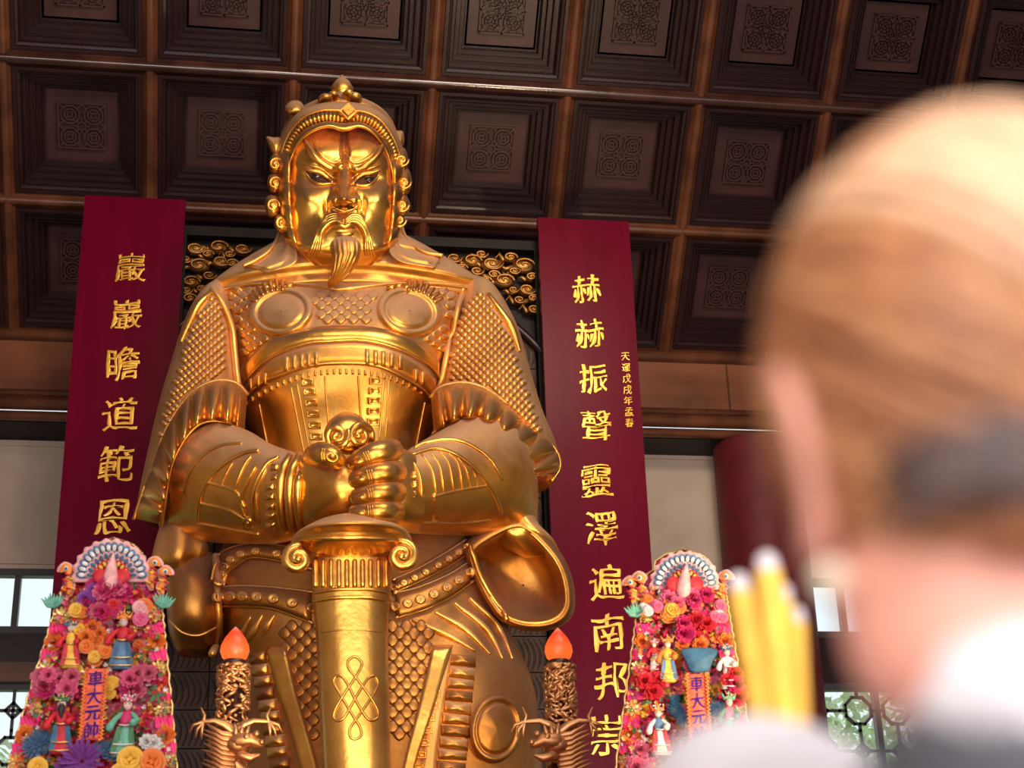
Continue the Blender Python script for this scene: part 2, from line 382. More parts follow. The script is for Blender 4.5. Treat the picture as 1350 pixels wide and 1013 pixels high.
# the front half of the roof over the visitor, its lintel and the ridge
YR = 2*CP(0, V0)[1]-1.5; RT = CP(0, V0)
ry, rz = RT[1]-1.2, RT[2]+1.1
MB().add([(LW, RT[1], RT[2]+.1), (RW, RT[1], RT[2]+.1), (RW, ry, rz), (LW, ry, rz)], [(0, 1, 2, 3)]).add([(LW, ry, rz), (RW, ry, rz), (RW, 1.6, 9.4), (LW, 1.6, 9.4)], [(0, 1, 2, 3)]).build('ceiling_front', M['rib'], None, False, kind='structure')
MB().box((LW, 1.5, 7.2), (RW, 1.8, 9.5)).build('wall_front', M['fascia'], None, False, kind='structure')
# side walls, floor
MB().box((LW-.3, -6, -.02), (LW, YWALL+.2, zd+9)).build('wall_left', M['plaster'], smooth=False, kind='structure')
MB().box((RW, -6, -.02), (RW+.3, YWALL+.2, zd+9)).build('wall_right', M['plaster'], smooth=False, kind='structure')
MB().box((LW-.3, -6, -.2), (RW+.3, YWALL+.2, 0)).build('floor', M['floor'], smooth=False, kind='structure')
# red column on the right
YK = 17.98
pc = W(1006, 700, YK); rc = (W(1006, 700, YK)-W(951, 700, YK))[0]
ctop = zd-.01
red = thing('round_column', (pc[0], YK, 0), 'dark red painted round column beside the cream wall panel, behind the visitor', 'column')
lathe(MB(), (pc[0], YK, 0), [(rc, .35), (rc, ctop)], 40).build('shaft', M['redcol'], red)
lathe(MB(), (pc[0], YK, 0), [(0, 0), (rc*1.4, 0), (rc*1.4, .18), (rc*1.15, .3), (rc, .36), (0, .36)], 40).build('base', M['floor'], red)
# garden trees seen through the lattice window
leafm = mat('garden_leaves', (.72, .86, .52), .6, var=.3, vscale=3)
bark = mat('tree_bark', (.12, .08, .05), .8)
def tree(x, y, h, r, label, seed):
    t = thing('garden_tree', (x, y, 0), label, 'tree'); rs = np.random.RandomState(seed)
    mb = MB(); tube(mb, [(x, y, 0), (x+.1, y, h*.4), (x, y+.1, h*.8)], [.16, .12, .06], 8); mb.build('trunk', bark, t)
    mb = MB(); q = rs.randn(1600, 3); q /= np.linalg.norm(q, axis=1)[:, None]; q *= (rs.rand(1600, 1)**.4)*np.array([r, r, r*1.1])
    for p in q:
        a = rs.randn(3); a /= np.linalg.norm(a); b = np.cross(a, rs.randn(3)); b /= np.linalg.norm(b); c = p+np.array([x, y, h])
        mb.add([c-a*.14, c+b*.06, c+a*.14, c-b*.06], [(0, 1, 2, 3)])
    mb.build('foliage', leafm, t, False, kind='stuff')
MB().box((-40, YWALL+.6, -.3), (50, 60, -.05)).build('ground', mat('garden_grass', (.16, .30, .08), .9, var=.3), smooth=False, kind='structure')
tx = W(1100, 950, 24)
tree(tx[0]+.3, 24, tx[2]-1.0, 1.7, 'green garden tree outside the lattice window right of the column', 3)
tx = W(15, 990, 25)
tree(tx[0]-1.0, 25, tx[2]-1.1, 1.5, 'green garden tree outside the lattice window at the far left', 5)
# ============================================================ THE STATUE
YS = 13.0
st_c = W(455, 1000, YS)
PLZ = 1.7
statue = thing('general_statue', (st_c[0], YS, PLZ), 'giant gilded statue of a bearded armoured general resting both hands on an upright sword', 'statue')
px2m = .00685
def LR(L, R, Y, b, n=40, nu=40, dd=(0, -1, 0), p=2.0, disp=None, bb=None, caps=True):
    """solid lofted between a left and a right outline (photo pixels at depth Y); b = half depth in metres"""
    L = spl(L, n); R = spl(R, n); Y = spl(Y, n)[:, 0]; b = spl(b, n)[:, 0]; bb = b if bb is None else spl(bb, n)[:, 0]
    th = np.linspace(0, 2*PI, nu, endpoint=False); c, s = np.cos(th), np.sin(th)
    c = np.sign(c)*np.abs(c)**(2/p); s = np.sign(s)*np.abs(s)**(2/p); dd = np.asarray(dd, float); G = []
    for i in range(n):
        l, r = W(*L[i], Y[i]), W(*R[i], Y[i]); m = (l+r)/2; h = (r-l)/2
        k = np.where(s > 0, b[i], bb[i])
        ring = m+np.outer(c, h)+np.outer(s*k, dd)
        G.append(ring)
    G = np.array(G)
    if disp is not None:
        q = proj(G.reshape(-1, 3)); d = disp(q[:, 0], q[:, 1]).reshape(n, nu)
        v = G-EYE; v /= np.linalg.norm(v, axis=2)[:, :, None]; G = G-v*(d*(s > 0))[:, :, None]
    mb = MB(); mb.grid(G, cu=True, cap=caps); return mb
def cast(bases, px, py, fy=12.2):
    d = Vector(ray(px, py)); d.normalize(); best = None
    for B in bases:
        h = B.ray_cast(Vector(EYE), d)
        if h[0] is not None and (best is None or h[3] < best[1]): best = (np.array(h[0]), h[3], np.array(h[1]))
    if best is None:
        p = W(px, py, fy); bd = None
        for B in bases:
            h = B.find_nearest(Vector(p))
            if h[0] is not None and (bd is None or h[3] < bd[0]): bd = (h[3], np.array(h[0]))
        Yq = bd[1][1] if bd else fy
        return W(px, py, Yq), -ray(px, py)/np.linalg.norm(ray(px, py))
    n = best[2]
    if n@ray(px, py) > 0: n = -n
    return best[0], n
def castline(bases, pts, n, closed=False):
    Q = spl(pts, n, closed); H = [cast(bases, x, y) for x, y in Q]
    P = np.array([h[0] for h in H]); N = np.array([h[1] for h in H])
    V = np.array([-(p-EYE)/np.linalg.norm(p-EYE) for p in P]); N = N*.5+V*.5
    return P, N/np.linalg.norm(N, axis=1)[:, None]
def ridge(mb, bases, pts, r, n=24, nu=8, lift=.3, closed=False, flat=1.0):
    """cord laid on the surface along a line of the photograph; r in pixels, may taper"""
    P, N = castline(bases, pts, n, closed)
    R = spl(r, n)[:, 0] if np.ndim(r) else np.full(n, float(r)); R = np.maximum(R, .15)*px2m
    P = P+N*(R*lift)[:, None]
    if len(P) > 4 and not closed:
        P[1:-1] = (P[:-2]+2*P[1:-1]+P[2:])/4
    if closed: P = np.vstack([P, P[:1]]); R = np.append(R, R[0])
    return tube(mb, P, R, nu, flat)
def patch(mb, bases, outline, prof, c=None, dirn=None):
    """raised medallion: star-shaped outline in pixels, prof = (radius fraction, height in m) from centre outward"""
    o = np.asarray(outline, float); c = o.mean(0) if c is None else np.asarray(c, float); G = []
    cache = {}
    for r, h in prof:
        row = []
        for q in o:
            x, y = c+(q-c)*max(r, .02); k = (round(x, 2), round(y, 2))
            if k not in cache: cache[k] = cast(bases, x, y)
            p, n = cache[k]; v = -(p-EYE)/np.linalg.norm(p-EYE)
            row.append(p+(n*.35+v*.65)*h)
        G.append(row)
    mb.grid(G, cu=True); return mb
def ellipse(cx, cy, rx, ry, rot=0, n=32):
    t = np.linspace(0, 2*PI, n, endpoint=False); c, s = math.cos(rot), math.sin(rot)
    x, y = rx*np.cos(t), ry*np.sin(t); return np.stack([cx+x*c-y*s, cy+x*s+y*c], 1)
def strip(mb, bases, A, B, nu, nv, h, edge=-.012):
    """band laid on the surface between two pixel curves; h = height in m, number or h(u, v)"""
    A, B = spl(A, nu), spl(B, nu); G = []
    for j in range(nv+2):
        v = min(max((j-.5)/(nv-1+1e-9) if nv > 1 else 0, 0), 1) if 0 < j < nv+1 else (0 if j == 0 else 1)
        if 0 < j < nv+1: v = (j-1)/(nv-1)
        row = []
        for i in range(nu):
            u = i/(nu-1); x, y = A[i]*(1-v)+B[i]*v; p, n = cast(bases, x, y)
            w = -(p-EYE)/np.linalg.norm(p-EYE); hh = h(u, v) if callable(h) else h
            if j in (0, nv+1) or i in (0, nu-1): hh = edge
            row.append(p+(n*.35+w*.65)*hh)
        G.append(row)
    mb.grid(G); return mb
def band(mb, O, I, Yo, Yi, n=60, nv=10, bulge=.1, pleat=None, thick=.1):
    """free-standing flounce between two outlines at given depths"""
    O, I = spl(O, n), spl(I, n); Yo = spl(Yo, n)[:, 0]; Yi = spl(Yi, n)[:, 0]; G = []
    for i in range(n):
        u = i/(n-1); row = []
        for j in range(nv):
            v = j/(nv-1); x, y = O[i]*(1-v)+I[i]*v; k = pleat(u, v) if pleat else 0
            e = min(1, u*12, (1-u)*12)
            row.append(W(x, y, Yo[i]*(1-v)+Yi[i]*v-(bulge*math.sin(PI*v)**.6+k)*e))
        for j in range(nv-2, 0, -1):
            v = j/(nv-1); x, y = O[i]*(1-v)+I[i]*v; row.append(W(x, y, Yo[i]*(1-v)+Yi[i]*v+thick))
        G.append(row)
    mb.grid(G, cu=True, cap=True); return mb
def rect(x0, y0, x1, y1, k=3):
    p = []
    for a, b in (((x0, y0), (x1, y0)), ((x1, y0), (x1, y1)), ((x1, y1), (x0, y1)), ((x0, y1), (x0, y0))):
        for t in range(k): p.append((a[0]+(b[0]-a[0])*t/k, a[1]+(b[1]-a[1])*t/k))
    return p
def quadp(a, b, c, d, k=3):
    p = []
    for s, e in ((a, b), (b, c), (c, d), (d, a)):
        for t in range(k): p.append((s[0]+(e[0]-s[0])*t/k, s[1]+(e[1]-s[1])*t/k))
    return p
RIDGEP = [(0, .02), (.8, .02), (1, 0)]
G_, GS, GD = M['gold'], M['gold_shiny'], M['gold_dark']

# ---- lower body, robe and its continuation to the plinth
lower = LR([(330, 640), (300, 700), (284, 760), (286, 820), (320, 890), (322, 1013), (300, 1150), (280, 1292)],
           [(590, 640), (625, 700), (645, 760), (668, 830), (702, 910), (712, 1013), (720, 1150), (730, 1292)],
           [13.0]*8, [.45, .55, .62, .68, .75, .8, .85, .9], 60, 48, p=2.3,
           disp=lambda x, y: .05*np.exp(-((x-640)/30)**2-((y-930)/50)**2)+.02*np.sin((x+y*.6)/11)*((y > 800) & (y < 870) & (x > 540)))
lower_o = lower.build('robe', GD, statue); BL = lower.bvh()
# ---- torso
def chestd(x, y):
    return .03*np.exp(-((x-375)/40)**2-((y-412)/30)**2)+.03*np.exp(-((x-540)/40)**2-((y-412)/30)**2)
torso = LR([(322, 350), (285, 385), (286, 420), (300, 460), (312, 505), (322, 555), (338, 600), (345, 690)],
           [(585, 350), (622, 385), (618, 420), (600, 460), (585, 505), (574, 555), (562, 600), (560, 690)],
           [13.0]*8, [.18, .34, .60, .80, .90, .84, .70, .55], 90, 72, p=2.2, disp=chestd)
torso_o = torso.build('cuirass', G_, statue); BT = torso.bvh()
# ---- mantle over the shoulders with its folds
def foldm(x, y):
    s = (x-452)/160; w = (y-338-28*np.abs(s)**1.6)
    return .022*np.sin(w/4.2+np.abs(s)*2)
mantle = LR([(398, 296), (385, 318), (345, 338), (300, 362), (268, 386), (262, 402)], [(508, 296), (522, 318), (560, 336), (608, 360), (642, 382), (652, 402)],
            [13.0, 13.0, 13.0, 12.98, 12.96, 12.98], [.30, .42, .52, .50, .46, .40], 60, 90, p=2.2, disp=foldm)
mantle.build('mantle', G_, statue); BM = mantle.bvh()
BASE = [BT, BM]
# mantle hem
mb = MB(); ridge(mb, BASE+[BT], [(268, 396), (300, 380), (350, 374), (410, 378), (452, 382), (510, 376), (560, 374), (610, 378), (645, 388)], 3.2, 60, 8)
mb.build('mantle_hem', G_, statue)

# ---- chest scales: one raised scale each
def scale_shape(x, y, w, h):
    return [(x-w/2, y), (x-w*.25, y-h*.36), (x, y-h/2), (x+w*.25, y-h*.36), (x+w/2, y), (x+w*.27, y+h*.34), (x, y+h/2), (x-w*.27, y+h*.34)]
SPROF = [(0, .030), (.6, .028), (.88, .024), (1, -.010)]
def in_ell(x, y, cx, cy, rx, ry): return ((x-cx)/rx)**2+((y-cy)/ry)**2 < 1
nscale = 0
def scales(xr, yr, w, h, cond, base, parent, mt, lim=300, skew=0.0, dest=None, arc=0):
    global nscale
    j = 0; y = yr[0]
    while y < yr[1]:
        x = xr[0]+(w/2 if j % 2 else 0)
        while x < xr[1]:
            yy = y+skew*(x-xr[0])+arc*((x-452)/100)**2
            if cond(x, yy):
                if dest is not None: patch(dest, base, scale_shape(x, yy, w*1.0, h*1.04), SPROF)
                elif nscale < lim:
                    mb = MB(); patch(mb, base, scale_shape(x, yy, w*1.0, h*1.04), SPROF); mb.build('scale', mt, parent); nscale += 1
            x += w
        y += h/2; j += 1
def chest_cond(x, y):
    top = 381-6*abs((x-452)/150); bot = 429+34*abs((x-455)/120)**2.2
    if not (top+5 < y < bot-4): return False
    if in_ell(x, y, 370, 412, 49, 38) or in_ell(x, y, 540, 412, 51, 38): return False
    lx = np.interp(y, [380, 420, 470, 500], [290, 304, 313, 316]); rx = np.interp(y, [380, 420, 470, 500], [606, 600, 590, 582])
    return lx+6 < x < rx-6
scales((296, 606), (384, 500), 17, 12.5, chest_cond, BASE, torso_o, G_)

# ---- chest medallions
for cx, rot in ((371, -.18), (539, .22)):
    mb = MB(); patch(mb, BASE, ellipse(cx, 411, 44, 33, rot, 40), [(0, .03), (.5, .035), (.66, .03), (.70, .012), (.74, .045), (.82, .062), (.93, .055), (1.0, -.02)])
    md = mb.build('medallion', G_, torso_o)
    for k in range(7):
        a = -PI/2+rot+(k-3)*.2+(-.35 if cx < 450 else .35); x, y = cx+38*math.cos(a), 411+29*math.sin(a)
        mb = MB(); ridge(mb, [mb2.bvh() for mb2 in ()] or BASE, [(x-4*math.cos(a), y-4*math.sin(a)), (x+5*math.cos(a), y+5*math.sin(a))], [2.2, 3.2], 4, 6, lift=3.6)
        mb.build('petal', GS, md)
    mb = MB(); x = cx+(-4 if cx < 450 else -10)
    for k, dx in enumerate((-14, -4, 6, 15)): p, n = cast(BASE, x+dx, 384-2*(k % 2)); ell(mb, p+n*.03, .045, .04, .03)
    mb.build('lion_crest', GS, md)

# ---- corset bands
b1t = [(313, 491), (355, 450), (411, 434), (455, 431), (500, 434), (544, 449), (580, 478)]
b1m = [(318, 512), (355, 474), (400, 455), (433, 451), (478, 450), (522, 460), (560, 480), (578, 500)]
b1b = [(318, 530), (344, 508), (367, 496), (407, 483), (444, 479), (489, 481), (522, 493), (555, 514), (569, 532)]
mb = MB(); strip(mb, [BT], b1t, b1m, 60, 5, lambda u, v: .045+.02*math.sin(PI*v)); mb.build('upper_band', GS, torso_o)
mb = MB(); strip(mb, [BT], b1m, b1b, 60, 4, .022); mb.build('lower_band', G_, torso_o)
mb = MB(); ridge(mb, [BT], b1m, 2.6, 60, 8, lift=1.6); mb.build('band_piping', GS, torso_o)
mb = MB(); ridge(mb, [BT], b1b, 2.4, 60, 8, lift=1.2); mb.build('band_piping', GS, torso_o)
def tabs(xs, y0, y1, w=5.5, name='tab', m=G_, h=.045, arc=None):
    for x in xs:
        dy = arc(x) if arc else 0
        mb = MB(); patch(mb, [BT], rect(x-w/2, y0+dy, x+w/2, y1+dy, 3), [(0, h), (.8, h), (1, -.01)]); mb.build(name, m, torso_o)
arcb = lambda x: 26*abs((x-452)/115)**2.2
tabs((378, 388, 398, 407, 417), 462, 484, 6, arc=lambda x: arcb(x)*.75)
tabs((484, 495, 505, 516, 527), 458, 482, 6, arc=lambda x: arcb(x)*.75)
tabs((331, 341, 350), 476, 494, 5, arc=lambda x: arcb(x)*.75); tabs((548, 557), 470, 490, 5, arc=lambda x: arcb(x)*.9)
tabs([324+8.3*k for k in range(30)], 486, 494, 3.4, 'stitch', G_, .02, arc=lambda x: arcb(x)*1.28)
# corset panels and seams
for a, b in (((384, 512), (404, 612)), ((428, 497), (433, 560)), ((472, 497), (476, 556)), ((513, 500), (508, 580)), ((342, 534), (356, 604)), ((560, 532), (548, 592)), ((392, 508), (412, 612)), ((506, 500), (500, 580))):
    mb = MB(); ridge(mb, [BT], [a, b], 1.3, 12, 6); mb.build('seam', G_, torso_o)
for cx0, cx1, y0, ys in ((406, 419, 505, (0, 12, 26, 41, 56, 71, 85)), (495, 492, 503, (0, 13, 26, 40, 54))):
    for k, dy in enumerate(ys):
        x = cx0+(cx1-cx0)*k/(len(ys)-1); mb = MB()
        patch(mb, [BT], rect(x-8.5, y0+dy-5, x+8.5, y0+dy+4.5), [(0, .018), (.6, .018), (.68, .04), (.9, .04), (1, -.01)]); mb.build('buckle_plate', GS, torso_o)

# ---- shoulder capes
cl = LR([(282, 380), (258, 405), (240, 440), (224, 490), (208, 545), (193, 610), (180, 672)], [(298, 384), (306, 410), (313, 450), (317, 500), (322, 540), (322, 575), (318, 610)],
        [12.98, 12.95, 12.92, 12.9, 12.88, 12.86, 12.85], [.18, .34, .45, .52, .56, .58, .58], 60, 48, dd=(0, -.97, .22))
cr = LR([(606, 380), (600, 410), (588, 450), (576, 490), (570, 520), (572, 560), (580, 600)], [(634, 376), (655, 395), (682, 445), (698, 500), (714, 555), (732, 600), (737, 625)],
        [12.98, 12.95, 12.92, 12.9, 12.88, 12.86, 12.85], [.18, .34, .45, .52, .56, .58, .58], 60, 48, dd=(0, -.97, .22))
cape_l = cl.build('shoulder_cape', G_, statue); BCL = cl.bvh(); cape_r = cr.build('shoulder_cape', G_, statue); BCR = cr.bvh()
def cape_scales(base, parent, cond, x0, x1, skew):
    mb = MB(); j = 0; y = 360.
    while y < 660:
        x = x0+(5.2 if j % 2 else 0)
        while x < x1:
            yy = y+skew*(x-x0)
            if cond(x, yy): patch(mb, base, scale_shape(x, yy, 11.8, 9.2), [(0, .030), (.75, .028), (1, -.010)])
            x += 10.4
        y += 5.2; j += 1
    mb.build('small_scales', G_, parent, kind='stuff')
def cl_cond(x, y):
    l = np.interp(y, [385, 405, 440, 490, 545, 610, 660], [284, 264, 247, 231, 214, 199, 190]); r = np.interp(y, [385, 410, 450, 490, 505, 520, 560, 620, 660], [286, 294, 301, 303, 282, 250, 222, 200, 188])
    return l+3 < x < r-3
def cr_cond(x, y):
    l = np.interp(y, [380, 410, 450, 490, 503, 512, 530, 552, 590], [628, 606, 596, 588, 590, 640, 665, 688, 724]); r = np.interp(y, [380, 395, 445, 500, 555, 600], [632, 648, 676, 693, 710, 726])
    return l+3 < x < r-3
cape_scales([BCL], cape_l, cl_cond, 180, 310, .18); cape_scales([BCR], cape_r, cr_cond, 570, 740, -.05)
for P_, base, par in (([(280, 384), (293, 405), (303, 432), (307, 470), (311, 505), (318, 530)], [BCL, BT], cape_l), ([(612, 384), (603, 402), (597, 430), (592, 465), (586, 495), (580, 515)], [BCR, BT], cape_r)):
    mb = MB(); ridge(mb, base, P_, 4.6, 40, 8, lift=.9); mb.build('cape_cord', G_, par)
mb = MB(); ridge(mb, [BCL], [(276, 388), (262, 404), (250, 428), (240, 450)], [4, 6, 5, 3], 20, 8); mb.build('cape_edge', GS, cape_l)
mb = MB(); ridge(mb, [BCR], [(644, 390), (660, 412), (674, 435), (684, 462)], [4, 5, 6, 3], 20, 8); mb.build('cape_edge', GS, cape_r)

# ---- ruffles round the cape openings
def pleats(n, a): return lambda u, v: a*(abs(math.sin(PI*n*u))**.6)*(.35+.65*v)
for O, I, Yo, Yi, par, n in (
    ([(326, 520), (312, 506), (288, 502), (262, 511), (240, 532), (218, 568), (202, 610), (188, 650), (177, 684)], [(322, 574), (306, 561), (284, 555), (262, 560), (243, 580), (228, 610), (221, 640), (217, 668), (212, 692)],
     [12.42, 12.36, 12.33, 12.35, 12.42, 12.5, 12.6, 12.68, 12.75], [12.4, 12.3, 12.26, 12.27, 12.32, 12.4, 12.5, 12.6, 12.72], cape_l, 9),
    ([(568, 524), (582, 510), (612, 505), (643, 514), (668, 532), (692, 553), (714, 572), (734, 596), (738, 616), (728, 634)], [(572, 572), (590, 560), (608, 553), (630, 552), (654, 561), (672, 577), (684, 600), (692, 618), (697, 628), (702, 636)],
     [12.42, 12.36, 12.33, 12.35, 12.42, 12.5, 12.58, 12.66, 12.7, 12.75], [12.4, 12.3, 12.26, 12.27, 12.32, 12.4, 12.5, 12.6, 12.66, 12.72], cape_r, 9)):
    mb = MB(); band(mb, O, I, [y-.10 for y in Yo], [y-.16 for y in Yi], 170, 12, .10, pleats(n, .21), .25); mb.build('ruffle', GS, par)
    mb = MB(); tube(mb, [W(*p, y-.18) for p, y in zip(spl(I, 40), spl(Yi, 40)[:, 0])], 2.6*px2m, 8); mb.build('ruffle_binding', G_, par)
    mb = MB(); tube(mb, [W(*p, y-.10) for p, y in zip(spl(O, 40), spl(Yo, 40)[:, 0])], 2.6*px2m, 8); mb.build('ruffle_binding', G_, par)

# ---- arms
armL = LR([(224, 690), (222, 640), (232, 603), (258, 575), (292, 562), (330, 573), (362, 591), (400, 604)], [(226, 700), (238, 704), (252, 708), (272, 711), (302, 713), (340, 714), (372, 712), (404, 702)],
          [12.75, 12.72, 12.62, 12.5, 12.35, 12.15, 11.95, 11.78], [.12, .3, .42, .5, .5, .45, .40, .36], 70, 40, dd=(-.15, -.98, 0), p=2.1)
armR = LR([(706, 700), (702, 640), (692, 603), (668, 568), (640, 555), (606, 556), (575, 573), (545, 590), (528, 602)], [(690, 716), (680, 712), (668, 706), (650, 704), (630, 703), (605, 702), (578, 701), (550, 700), (530, 696)],
          [12.75, 12.72, 12.62, 12.5, 12.38, 12.25, 12.08, 11.92, 11.8], [.12, .3, .42, .5, .5, .48, .44, .40, .36], 70, 40, dd=(.15, -.98, 0), p=2.1)
arm_l = armL.build('sleeve', G_, statue); BAL = armL.bvh(); arm_r = armR.build('sleeve', G_, statue); BAR = armR.bvh()
for pts, r in (([(242, 650), (248, 628), (266, 603), (290, 588), (318, 585)], 1.8), ([(260, 686), (264, 656), (275, 633), (296, 612), (322, 598), (340, 595)], 2.6),
               ([(292, 640), (298, 626), (306, 612)], 1.6), ([(309, 646), (315, 630), (322, 614), (330, 603)], 1.8), ([(322, 680), (318, 660), (324, 640), (336, 618)], 2.6), ([(334, 690), (332, 662), (338, 636), (352, 612), (366, 604)], 2.6),
               ([(271, 636), (310, 648), (322, 668)], 2.0), ([(265, 664), (300, 672), (322, 684)], 2.0), ([(262, 690), (300, 697), (340, 704)], 2.2), ([(341, 690), (338, 650), (350, 620)], 2.0)):
    mb = MB(); ridge(mb, [BAL], pts, r, 24, 7); mb.build('sleeve_fold', GS, arm_l)
for k in range(7):
    y = 612+k*13; mb = MB(); patch(mb, [BAL], quadp((349+(k < 2)*8, y), (363+(k < 2)*6, y-1), (363+(k < 2)*5, y+9), (349+(k < 2)*7, y+10)), [(0, .035), (.7, .03), (1, -.01)]); mb.build('cuff_rib', GS, arm_l)
for x0 in (373, 385, 396):
    mb = MB(); ridge(mb, [BAL], [(x0+9, 602), (x0, 622), (x0-3, 650), (x0-2, 680), (x0+3, 702)], [4, 5.5, 5.5, 5, 4], 24, 10); mb.build('cuff_roll', GS, arm_l)
mb = MB(); patch(mb, [BAL], ellipse(327, 690, 8, 10, 0, 16), [(0, .05), (.3, .05), (.45, .02), (.7, .06), (1, -.01)]); mb.build('sleeve_stud', GS, arm_l)
for pts, r in (([(548, 590), (566, 583), (596, 580), (620, 587), (645, 605), (662, 632)], 2.2), ([(540, 602), (572, 592), (598, 598), (622, 615), (642, 637), (655, 660), (660, 676)], 2.6),
               ([(572, 655), (600, 648), (640, 641)], 1.8), ([(573, 652), (572, 684)], 1.8), ([(556, 600), (570, 620), (575, 650)], 1.2), ([(568, 598), (580, 615), (585, 648)], 1.2), ([(580, 596), (592, 612), (598, 646)], 1.2),
               ([(592, 598), (604, 612), (610, 645)], 1.2), ([(604, 604), (614, 618), (621, 643)], 1.2), ([(616, 612), (624, 622), (631, 642)], 1.2), ([(540, 604), (554, 630), (556, 684)], 1.8), ([(534, 688), (560, 690), (575, 688)], 3.0), ([(575, 690), (610, 690), (645, 686)], 2.0)):
    mb = MB(); ridge(mb, [BAR], pts, r, 24, 7); mb.build('sleeve_fold', GS, arm_r)
for k in range(6):
    y = 622+k*12.5; mb = MB(); patch(mb, [BAR], quadp((531, y), (549+k*.6, y-1), (550+k*.6, y+9), (531, y+10)), [(0, .045), (.7, .04), (1, -.01)]); mb.build('cuff_rib', GS, arm_r)
# drapery hanging from the sleeves
hsl = LR([(222, 660), (212, 690), (203, 720), (200, 750), (222, 762)], [(262, 690), (270, 705), (276, 725), (268, 745), (240, 765)], [12.8]*5, [.15, .2, .22, .2, .05], 30, 24, disp=lambda x, y: .03*np.sin(x/6))
hsl.build('sleeve_drape', G_, statue)
hl2 = LR([(218, 745), (219, 780), (222, 830), (235, 862)], [(286, 735), (290, 780), (290, 830), (276, 864)], [12.95]*4, [.25, .42, .42, .15], 36, 32, p=2.4)
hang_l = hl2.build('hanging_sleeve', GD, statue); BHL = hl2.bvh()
mb = MB(); ridge(mb, [BHL], [(224, 818), (240, 834), (262, 838), (284, 828)], 1.6, 20, 7); mb.build('sleeve_fold', G_, hang_l)
mb = MB(); ridge(mb, [BHL, BL], [(282, 735), (284, 780), (286, 830), (280, 862)], 5, 24, 8, lift=.8); mb.build('sleeve_edge', G_, hang_l)
# the wide sleeve mouth on the right: a rolled rim round a deep bowl
out = np.array([(664, 684), (684, 680), (703, 690), (722, 708), (740, 730), (752, 754), (758, 782), (757, 806), (746, 822), (726, 831), (700, 833), (676, 828), (655, 816), (640, 796), (627, 772), (616, 748), (610, 726), (616, 712), (636, 698)], float)
out = spl(out, 56, True); cc = np.array([690, 772.])
prof2 = [(.02, 12.99), (.18, 12.985), (.35, 12.96), (.5, 12.91), (.62, 12.83), (.76, 12.6), (.80, 12.46), (.85, 12.40), (.92, 12.42), (.98, 12.52), (1.0, 12.7), (.96, 13.1), (.6, 13.3), (.02, 13.35)]
mb = MB(); mb.grid([[W(*(cc+(q-cc)*r), Y) for q in out] for r, Y in prof2], cu=True); hang_r = mb.build('hanging_sleeve', GD, statue); BHR = mb.bvh()
mb = MB(); ridge(mb, [BHR], [(620, 722), (628, 752), (642, 780), (660, 806), (668, 816)], 3.4, 24, 8, lift=.8); mb.build('sleeve_edge', GS, hang_r)
mb = MB(); q = spl(np.array([cc+(p-cc)*.83 for p in out[6:40]]), 40); ridge(mb, [BHR], q, 2.2, 60, 8); mb.build('sleeve_edge', GS, hang_r)
dr = LR([(655, 660), (652, 690), (660, 715), (690, 735)], [(700, 650), (708, 690), (728, 712), (742, 735)], [12.65, 12.62, 12.62, 12.7], [.15, .2, .2, .05], 30, 24, disp=lambda x, y: .03*np.sin((x-y)/7))
dr.build('sleeve_drape', G_, statue)

# ---- hands
hb = LR([(392, 604), (412, 607), (440, 611), (474, 612)], [(394, 700), (424, 699), (450, 694), (474, 686)], [11.78, 11.62, 11.5, 11.45], [.30, .34, .33, .28], 40, 32, dd=(-.1, -1, 0), p=2.4)
hand1 = hb.build('hand', GS, statue, label='hand laid flat over the hilt, thumb upward'); BH1 = hb.bvh()
def finger(pts, Y, R, par, name='finger', nail=None, creases=()):
    mb = MB(); P = np.array([W(x, y, Yq) for (x, y), Yq in zip(spl(pts, 18), spl(Y, 18)[:, 0])]); r = spl(R, 18)[:, 0]*px2m
    tube(mb, P, r, 18); o = mb.build(name, GS, par); B = mb.bvh()
    if nail is not None:
        m2 = MB(); patch(m2, [B], nail, [(0, .018), (.75, .012), (.85, .002), (.9, .016), (1, -.004)]); m2.build('nail', GS, o)
    for c in creases:
        m2 = MB(); ridge(m2, [B], c, 1.0, 10, 6, lift=.6); m2.build('knuckle_crease', GS, o)
    return o, B
finger([(414, 602), (424, 599), (436, 602), (444, 607)], [11.34, 11.16, 11.08, 11.10], [12.5, 14, 12.5, 10], hand1, 'thumb', ellipse(438, 603, 8, 6.5, .25, 16), ([(425, 592), (424, 600), (425, 608)], [(428, 592), (427, 600), (428, 608)]))
hk = LR([(470, 600), (500, 592), (530, 596), (556, 606)], [(470, 690), (500, 694), (530, 696), (556, 698)], [11.65, 11.6, 11.65, 11.8], [.2, .24, .26, .25], 24, 24, dd=(0, -1, 0), p=2.6)
hand2 = hk.build('hand', GS, statue, label='hand gripping the hilt with four curled fingers'); BH2 = hk.bvh()
for (tx, ty), (kx, ky), r, bow in (((468, 612), (516, 594), 13.2, -5), ((470, 634), (521, 623), 13.2, -3), ((471, 657), (521, 649), 12.4, -2), ((470, 677), (520, 674), 11.8, 0)):
    ax = np.array([kx-tx, ky-ty], float); L_ = np.linalg.norm(ax); ax /= L_; nn = np.array([-ax[1], ax[0]])
    at = lambda s, w: tuple(np.array([tx, ty])+ax*L_*s+nn*w)
    nail = [at(-.20+.26*(1+math.cos(t))*.86, 7.6*math.sin(t)) for t in np.linspace(0, 2*PI, 16, endpoint=False)]
    cre = [[at(s, -r*.75), at(s+.02, 0), at(s, r*.75)] for s in (.30, .36, .42)]
    finger([(tx, ty), at(.35, bow*.5), at(.75, bow*.5), (kx, ky)], [11.2, 11.12, 11.12, 11.32], [r*.86, r, r*1.03, r*1.05], hand2, 'finger', nail, cre)
